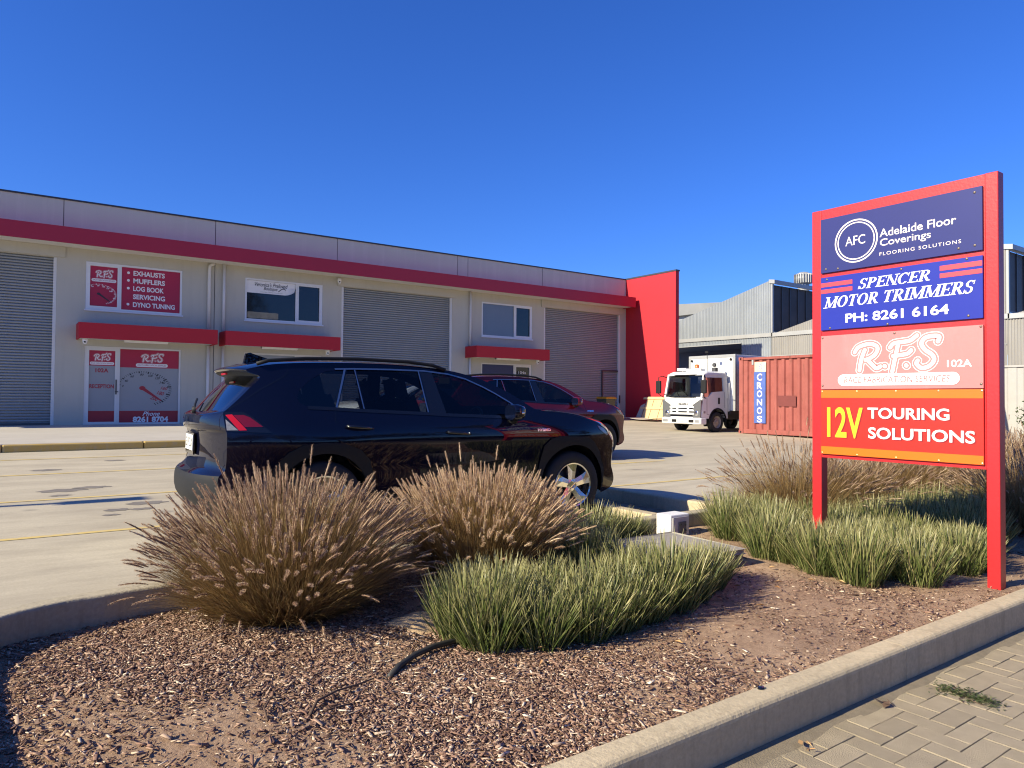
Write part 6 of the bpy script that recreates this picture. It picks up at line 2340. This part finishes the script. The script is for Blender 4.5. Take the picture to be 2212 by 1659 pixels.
def fountain_grass(label, loc, seed, n_leaf=2600, n_plume=430, spread=.30, ln=.80, n_br=80, pale=False, upright=0.0, group='purple fountain grasses', pl_len=.15):
    rng = np.random.default_rng(seed)
    t = thing('fountain_grass', label, 'grass plant', loc, 0, group)
    def start(n, k):
        a = rng.uniform(0, 2 * PI, n)
        u = rng.uniform(0, 1, n) ** .5
        r = spread * u
        base = np.stack([r * np.cos(a), r * np.sin(a), np.full(n, -.03)], 1)
        az = a + rng.normal(0, .40, n)
        lean = u ** k * (1.08 - upright) * rng.uniform(.55, 1.1, n) + np.abs(rng.normal(0, .09, n))
        return base, az, lean
    b, az, lean = start(n_leaf, 1.7)
    el = np.clip(PI / 2 - lean, .12, PI / 2)
    ln_ = ln * rng.uniform(.40, 1.0, n_leaf) * (1 - .26 * lean)
    v, f, tt, _ = blades(rng, b, az, el, ln_, rng.uniform(.1, 1.0, n_leaf) * (1 - upright) * np.clip(lean + .25, 0, 1), rng.uniform(.0026, .0058, n_leaf), 6)
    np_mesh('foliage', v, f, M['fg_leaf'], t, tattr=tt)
    b, az, lean = start(n_plume, 1.5)
    ok = (lean < .62) | (rng.uniform(0, 1, n_plume) < .5)
    b, az, lean = b[ok], az[ok], lean[ok]
    n_plume = int(ok.sum())
    el = np.clip(PI / 2 - lean, .10, PI / 2)
    L = ln * rng.uniform(.62, 1.0, n_plume) ** .75 * (1.0 - .30 * lean) * np.where(rng.uniform(0, 1, n_plume) < .03, 1.17, 1.0)
    v, f, tt, pth = blades(rng, b, az, el, L, rng.uniform(.05, .75, n_plume) * np.clip(lean + .25, 0, 1.2), rng.uniform(.0020, .0030, n_plume), 6)
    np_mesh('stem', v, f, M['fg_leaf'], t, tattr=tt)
    d = pth[:, -1] - pth[:, -2]
    d /= np.linalg.norm(d, axis=1)[:, None]
    v, f = plumes(rng, pth[:, -1] - d * .01, d, pl_len * rng.uniform(.5, 1.15, n_plume), n_br, .027, rng.uniform(.05, .8, n_plume) * np.clip(lean + .2, 0, 1) * (1 - upright))
    np_mesh('plume', v, f, M['fg_plume_pale' if pale else 'fg_plume'], t)
    return t

FG1 = fountain_grass('largest purple fountain grass, in front of the rear half of the navy SUV', (1.50, 4.58, -.065), 11, 21000, 1200, .40, .87, 105, pl_len=.15, upright=.20)
FG2 = fountain_grass('upright pale fountain grass in front of the navy SUV front door', (2.98, 4.56, -.06), 12, 15000, 1050, .32, .83, 95, pale=True, upright=.46, pl_len=.13)
FG3 = fountain_grass('purple fountain grass behind the left post of the directory sign, at the head of its row', (7.15, 4.62, -.06), 13, 6500, 560, .44, .98, 60)

def copy_thing(o, loc, rz, scale=1.0, label=None, group=None):
    c = o.copy()
    COL.objects.link(c)
    c.location = loc
    c.rotation_euler = (0, 0, rz)
    c.scale = (scale,) * 3
    if label:
        c['label'] = label
    if group:
        c['group'] = group
    for ch in o.children:
        k = ch.copy()
        COL.objects.link(k)
        k.parent = c
    return c
ROWL = 'purple fountain grass in the row behind the directory sign and its green tussocks'
for x, y, rz, s in ((7.95, 4.45, 1.1, .85), (8.75, 4.5, 2.3, .9), (9.55, 4.35, 3.9, .95), (10.4, 4.5, 5.0, .95), (11.3, 4.3, .6, 1.0), (12.2, 4.4, 1.9, 1.0), (13.2, 4.2, 2.9, 1.05), (12.9, 3.3, 4.1, .95), (8.95, 3.05, 2.0, .85), (9.9, 3.2, .9, .9), (10.9, 3.0, 4.4, .95), (14.2, 3.6, 5.2, 1.1), (15.2, 4.3, .2, 1.1)):
    copy_thing(FG3, (x, y, -.06), rz, s, ROWL, 'row of purple fountain grasses behind the sign')

def strap_tussock(seed, n=540, r=.16, ln=.475, lean=.50):
    rng = np.random.default_rng(seed)
    rr = r * np.sqrt(rng.uniform(0, 1, n))
    a = rng.uniform(0, 2 * PI, n)
    base = np.stack([rr * np.cos(a), rr * np.sin(a), np.full(n, -.02)], 1)
    az = a + rng.normal(0, .7, n)
    el = np.clip(PI / 2 - (rr / r) * lean * rng.uniform(.35, 1.3, n) - np.abs(rng.normal(0, .08, n)), .35, PI / 2)
    L = ln * rng.uniform(.55, 1.08, n) * (1.08 - .25 * rr / r)
    tw = az + PI / 2 + rng.normal(0, .8, n)
    v, f, tt, _ = blades(rng, base, az, el, L, rng.uniform(.0, .30, n), rng.uniform(.0050, .0088, n), 6, tw, 1.6, True)
    return v, f, tt

strap_src = []
for i in range(3):
    v, f, tt = strap_tussock(40 + i)
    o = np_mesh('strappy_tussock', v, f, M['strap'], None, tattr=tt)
    strap_src.append(o)
used = [False] * 3
srng = random.Random(5)
def strappy(spots, label, group, zoff=0.0):
    for i, (x, y, s) in enumerate(spots):
        k = srng.randrange(3)
        if not used[k]:
            o = strap_src[k]
            used[k] = True
        else:
            o = strap_src[k].copy()
            COL.objects.link(o)
        o.location = (x, y, bed_z(x, y) - .005)
        o.rotation_euler = (0, 0, srng.uniform(0, 6.28))
        o.scale = (s, s, s * srng.uniform(.86, 1.12))
        tag(o, label, 'grass plant', group)
near = [(4.12, 3.56, .72), (4.36, 3.50, .62), (3.70, 3.76, .85), (3.66, 4.08, .9), (3.72, 4.34, .9), (2.20, 3.52, .95), (2.24, 3.34, .9), (2.33, 3.42, .95), (2.52, 3.22, .92), (2.80, 3.18, .95), (3.06, 3.20, .98), (3.33, 3.22, .96), (3.62, 3.26, 1.0), (3.92, 3.34, .85), (4.2, 3.42, .75),
        (2.52, 3.62, .95), (2.78, 3.48, .9), (3.08, 3.46, .86), (3.38, 3.48, .82), (3.70, 3.52, .8), (3.98, 3.58, .7), (2.66, 3.84, .9), (2.95, 3.76, .8), (2.42, 3.82, .8)]
strappy(near, 'strappy green tussock in the dense horseshoe of tussocks in front of the pit lid', 'horseshoe of strappy tussocks')
back = [(4.25, 4.75, .95), (4.46, 4.78, .9), (4.68, 4.80, .85), (4.88, 4.81, .6), (3.62, 4.42, .92), (3.95, 4.66, .85), (3.55, 4.72, .8), (3.42, 4.18, .7), (4.25, 4.74, .6), (3.32, 4.48, .75)]
strappy(back, 'strappy green tussock between the pale fountain grass and the pit lid', 'strappy tussocks behind the pit lid')
right = []
for x in np.arange(5.15, 7.6, .30):
    for y in np.arange(2.62, 4.75, .30):
        jx, jy = srng.uniform(-.08, .08), srng.uniform(-.08, .08)
        # keep to the outline of the mass and clear of the posts
        lo = 2.62 + max(0, 5.55 - x) * 1.6
        if x + jx < 5.2 + max(0, y - 3.7) * .75:
            continue
        if y + jy < lo or (abs(x + jx - 6.1) < .12 and (y + jy < 2.45)) or (x > 6.9 and y < 2.8) or (x > 6.7 and y > 4.3):
            continue
        right.append((x + jx, y + jy, srng.uniform(.78, .95)))
strappy(right, 'strappy green tussock in the broad mass at the feet of the directory sign', 'strappy tussocks under the sign')
row2 = []
for x in np.arange(7.5, 10.2, .34):
    for y in (3.0, 3.3, 3.65, 3.95):
        if x / y > 2.62:
            continue
        row2.append((x + srng.uniform(-.1, .1), y + srng.uniform(-.1, .1), srng.uniform(.85, 1.05)))
strappy(row2, 'strappy green tussock in the band between the sign and the fountain grass row', 'strappy tussocks behind the sign')

# wood chips over the soil
rng = np.random.default_rng(21)
def patch(x, y):
    return np.sin(2.1 * x + 1.3 * y) + np.sin(3.3 * y - 1.7 * x + 2) + .7 * np.sin(5.2 * x + 4.1 * y + 1) + .6 * np.sin(7.9 * x - 6.3 * y)
N = 60000
cx = rng.uniform(-.2, 9.5, N)
cy = rng.uniform(2.14, 4.85, N)
N2 = 62000
cx = np.concatenate([cx, rng.uniform(-.14, 3.4, N2)])
cy = np.concatenate([cy, rng.uniform(2.14, 4.75, N2)])
N += N2
dens = np.clip(.66 + .34 * patch(cx, cy) - .25 * np.clip(cx - 2.3, 0, 2.4) + .15 * rng.normal(size=N), .12, 1)
keep = rng.uniform(0, 1, N) < dens
keep &= (cx < 5.2) | (rng.uniform(0, 1, N) < .5)
keep &= (cx < 2.4) | (cy < 3.5) | (rng.uniform(0, 1, N) < .35)
cx, cy = cx[keep], cy[keep]
n = len(cx)
cz = np.array([bed_z(a, b) for a, b in zip(cx, cy)])
ln = rng.lognormal(-4.20, .60, n)
ln = np.clip(ln, .004, .065)
wd = np.clip(ln * rng.uniform(.10, .42, n), .003, .016)
th = rng.uniform(.0015, .005, n)
yaw = rng.uniform(0, 2 * PI, n)
pit = rng.normal(0, .14, n)
rol = rng.normal(0, .22, n)
bx0 = np.array([[-1, -1, -1], [1, -.7, -1], [1.0, .8, -1], [-.9, 1, -1], [-1, -1, 1], [.9, -.8, 1], [1, .7, 1], [-1, .9, 1]]) * .5
v = bx0[None] * np.stack([ln, wd, th], 1)[:, None, :]
v = v * (1 + rng.uniform(-.25, .25, v.shape))
cp, sp_ = np.cos(pit)[:, None], np.sin(pit)[:, None]
cr, sr = np.cos(rol)[:, None], np.sin(rol)[:, None]
cyw, syw = np.cos(yaw)[:, None], np.sin(yaw)[:, None]
x, y, z = v[..., 0], v[..., 1], v[..., 2]
y, z = y * cr - z * sr, y * sr + z * cr
x, z = x * cp + z * sp_, -x * sp_ + z * cp
x, y = x * cyw - y * syw, x * syw + y * cyw
v = np.stack([x + cx[:, None], y + cy[:, None], z + (cz + .004 + rng.uniform(0, .008, n))[:, None]], 2).reshape(-1, 3)
q = np.array([[0, 3, 2, 1], [4, 5, 6, 7], [0, 1, 5, 4], [1, 2, 6, 5], [2, 3, 7, 6], [3, 0, 4, 7]])
f = (np.arange(n)[:, None, None] * 8 + q[None]).reshape(-1, 4)
o = np_mesh('wood_chip_mulch', v, f, M['chips'])
tag(o, 'red-brown and cream wood chips scattered over the soil', 'mulch', kind='stuff')

# finer bark crumbs everywhere
n = 70000
px = np.concatenate([rng.uniform(-.14, 9.0, n // 2), rng.uniform(-.14, 4.2, n - n // 2)])
py = rng.uniform(2.14, 4.85, n)
k = (patch(px, py) > -1.0 + rng.normal(0, .8, n))
px, py = px[k], py[k]
n = len(px)
pz = np.array([bed_z(a, b) for a, b in zip(px, py)]) + rng.uniform(.002, .009, n)
L1 = np.clip(rng.lognormal(-5.1, .5, n), .003, .02)
a = rng.uniform(0, 2 * PI, n)
dx, dy = np.cos(a) * L1, np.sin(a) * L1
r2 = rng.uniform(.15, .6, n)
tl = rng.normal(0, .35, n) * L1
v = np.stack([np.stack([px - dx, py - dy, pz - tl], 1), np.stack([px + dy * r2, py - dx * r2, pz + .1 * L1], 1), np.stack([px + dx, py + dy, pz + tl], 1), np.stack([px - dy * r2, py + dx * r2, pz + .3 * L1], 1)], 1).reshape(-1, 3)
o = np_mesh('bark_crumb_mulch', v, np.arange(n * 4).reshape(n, 4), M['debris'])
tag(o, 'fine red-brown bark crumbs between the wood chips', 'mulch', kind='stuff')

# dead leaves caught at the foot of the tussocks
mb = MB()
lr = random.Random(9)
for (x, y) in [(2.18, 3.60), (2.26, 3.52), (2.42, 3.10), (2.50, 3.05), (4.75, 3.45), (4.9, 3.6), (5.1, 3.5), (2.2, 3.95), (5.62, 3.05)] + [(lr.uniform(2.1, 6.5), lr.uniform(2.7, 3.3)) for _ in range(14)]:
    s = lr.uniform(.02, .04)
    a = lr.uniform(0, 6.28)
    z = bed_z(x, y) + .012 + lr.uniform(0, .02)
    c, d = math.cos(a) * s, math.sin(a) * s
    mb.add([(x - c, y - d, z), (x + d * .4, y - c * .4, z + .012), (x + c, y + d, z + .004), (x - d * .4, y + c * .4, z + .014)], [(0, 1, 2), (0, 2, 3)])
tag(mb.build('leaf_litter', M['dead_leaf']), 'dry tan leaves lying under the tussocks', 'leaf litter', kind='stuff')

# flat weed and bits of debris on the pavers
rng = np.random.default_rng(31)
n = 420
cl = rng.integers(0, 3, n)
c0 = np.array([[4.20, 1.80], [4.22, 1.71], [4.20, 1.62]])[cl]
px = c0[:, 0] + rng.normal(0, .035, n)
py = c0[:, 1] + rng.normal(0, .038, n)
pz = -.297 + np.abs(rng.normal(0, .012, n))
s = rng.uniform(.006, .013, n)
a = rng.uniform(0, 2 * PI, n)
tilt = rng.normal(0, .5, n)
dx, dy = np.cos(a) * s, np.sin(a) * s
v = np.stack([np.stack([px - dx, py - dy, pz], 1), np.stack([px + dy * .6, py - dx * .6, pz + s * .4], 1), np.stack([px + dx, py + dy, pz + s * tilt], 1), np.stack([px - dy * .6, py + dx * .6, pz + s * .4], 1)], 1).reshape(-1, 3)
f = np.arange(n * 4).reshape(n, 4)
wt = thing('weed', 'flat mat of small-leaved weed growing from the paver joints', 'weed', (4.21, 1.71, -.298))
o = np_mesh('foliage', v - np.array([4.21, 1.71, -.298]), f, M['leaf_weed'], wt)
mb = MB()
for k in range(7):
    b = lr.uniform(0, 6.28)
    mb.tube([(0, 0, .003), (.08 * math.cos(b), .07 * math.sin(b), .008), ((.11) * math.cos(b + .3), .11 * math.sin(b + .3), .004)], .0022, 5)
mb.build('stem', M['twig'], wt)

def scrap(loc, s, label, nm, mt, seed):
    r = random.Random(seed)
    mb = MB()
    for k in range(7):
        p = Vector((r.uniform(-s, s), r.uniform(-s, s), r.uniform(.004, s * .7)))
        a, b = Vector((r.uniform(-s, s), r.uniform(-s, s), r.uniform(-s * .3, s * .5))) * .7, Vector((r.uniform(-s, s), r.uniform(-s, s), 0)) * .5
        mb.add([p - a, p + b, p + a, p - b], [(0, 1, 2, 3)])
    o = mb.build(nm, mt)
    o.location = loc
    tag(o, label, 'litter')
scrap((2.99, 1.86, -.296), .035, 'curled dry brown leaf on the pavers against the kerb', 'dry_leaf', M['dead_leaf'], 1)
scrap((3.72, 1.88, -.298), .045, 'dark crumpled seed husk on the pavers halfway along the kerb', 'seed_husk', M['twig'], 2)
mb = MB()
mb.lathe([(0, .012), (.012, .010), (.016, .003), (.014, 0)], lambda a, b, h: (2.96 + a * 1.4, 2.09 + b, -.098 + h), 10)
tag(mb.build('pebble', M['gloss_black']), 'small black pebble on top of the street kerb', 'pebble')

# hedge at the far right, in front of the fence
def leaf_cloud(rng, centres, radii, n, size):
    k = rng.integers(0, len(centres), n)
    d = rng.normal(size=(n, 3))
    d /= np.linalg.norm(d, axis=1)[:, None]
    rr = rng.uniform(.35, 1, n) ** .5
    p = np.array(centres)[k] + d * np.array(radii)[k] * rr[:, None]
    u = rng.normal(size=(n, 3))
    u /= np.linalg.norm(u, axis=1)[:, None]
    w = np.cross(u, rng.normal(size=(n, 3)))
    w /= np.linalg.norm(w, axis=1)[:, None]
    s = size * rng.uniform(.6, 1.3, n)[:, None]
    v = np.stack([p - u * s, p + w * s * .5, p + u * s, p - w * s * .5], 1).reshape(-1, 3)
    return v, np.arange(n * 4).reshape(n, 4)
rng = np.random.default_rng(51)
hg = thing('hedge', 'dark small-leaved hedge between the fountain grass and the steel fence', 'hedge', (17.0, 4.2, .0))
cs = [(rng.uniform(-.5, .5), yy + rng.uniform(-.2, .2), rng.uniform(.45, 1.15)) for yy in np.arange(-4.5, 1.6, .35)]
cs += [(c[0] + rng.uniform(-.3, .3), c[1], .4) for c in cs]
v, f = leaf_cloud(rng, cs, [(.42, .42, .38)] * len(cs), 15000, .030)
np_mesh('foliage', v, f, M['leaf_dark'], hg)
mb = MB()
for c in cs[::2]:
    mb.tube([(c[0] * .5, c[1], -.1), (c[0], c[1], .5)], .02, 5)
mb.build('stem', M['bark'], hg)

# street trees across the road, behind the camera: they show in the windows and the car's flank
def street_tree(loc, seed, h, label, crown=1.0):
    rng = np.random.default_rng(seed)
    t_ = thing('street_tree', label, 'tree', loc, 0, 'street trees')
    cs, rs = [], []
    mb = MB()
    top = h * .42
    mb.tube([(0, 0, 0), (.05, .03, top * .5), (.0, .06, top)], .17, 9, taper=[1.2, 1, .85])
    for k in range(9):
        a = 2 * PI * k / 9 + rng.uniform(-.3, .3)
        r = rng.uniform(.9, 2.3) * crown
        e = (r * math.cos(a), r * math.sin(a), rng.uniform(.5, .95) * h)
        mb.tube([(0, .05, top * .95), (e[0] * .5, e[1] * .5, (top + e[2]) / 2 + .2), e], .07, 6, taper=[1, .7, .3])
        cs.append(e)
        rs.append(np.array([1.2, 1.2, .85]) * rng.uniform(.75, 1.15) * crown)
        cs.append((e[0] * .5, e[1] * .5, e[2] + .5))
        rs.append(np.array([1.0, 1.0, .8]) * crown)
    mb.build('trunk', M['bark'], t_, smooth=True)
    v, f = leaf_cloud(rng, cs, rs, 7000, .10)
    np_mesh('crown', v, f, M['leaf_dark'], t_)
for i, (x, y, h, c) in enumerate(((-9.5, -14.0, 8.0, 1.6), (-3.5, -13.5, 7.5, 1.5), (3.0, -14.5, 9.0, 1.7), (9.0, -13.8, 7.5, 1.5), (17.4, -14.6, 14.5, 1.3), (25.0, -14.0, 8.0, 1.6))):
    street_tree((x, y, -.6), 60 + i, h, 'leafy street tree across the road, facing the units', c)

# unseen hedge added across the road to darken reflections in the navy SUV
rng = np.random.default_rng(71)
rh = thing('hedge', 'long clipped hedge across the road, under the street trees', 'hedge', (6, -12.6, -.6))
n = 16000
v = np.stack([rng.uniform(-22, 22, n), rng.uniform(-.7, .7, n), rng.uniform(0, 2.3, n)], 1)
u = rng.normal(size=(n, 3)) * .11
w_ = rng.normal(size=(n, 3)) * .07
v = np.stack([v - u, v + w_, v + u, v - w_], 1).reshape(-1, 3)
np_mesh('foliage', v, np.arange(n * 4).reshape(n, 4), M['leaf_dark'], rh)
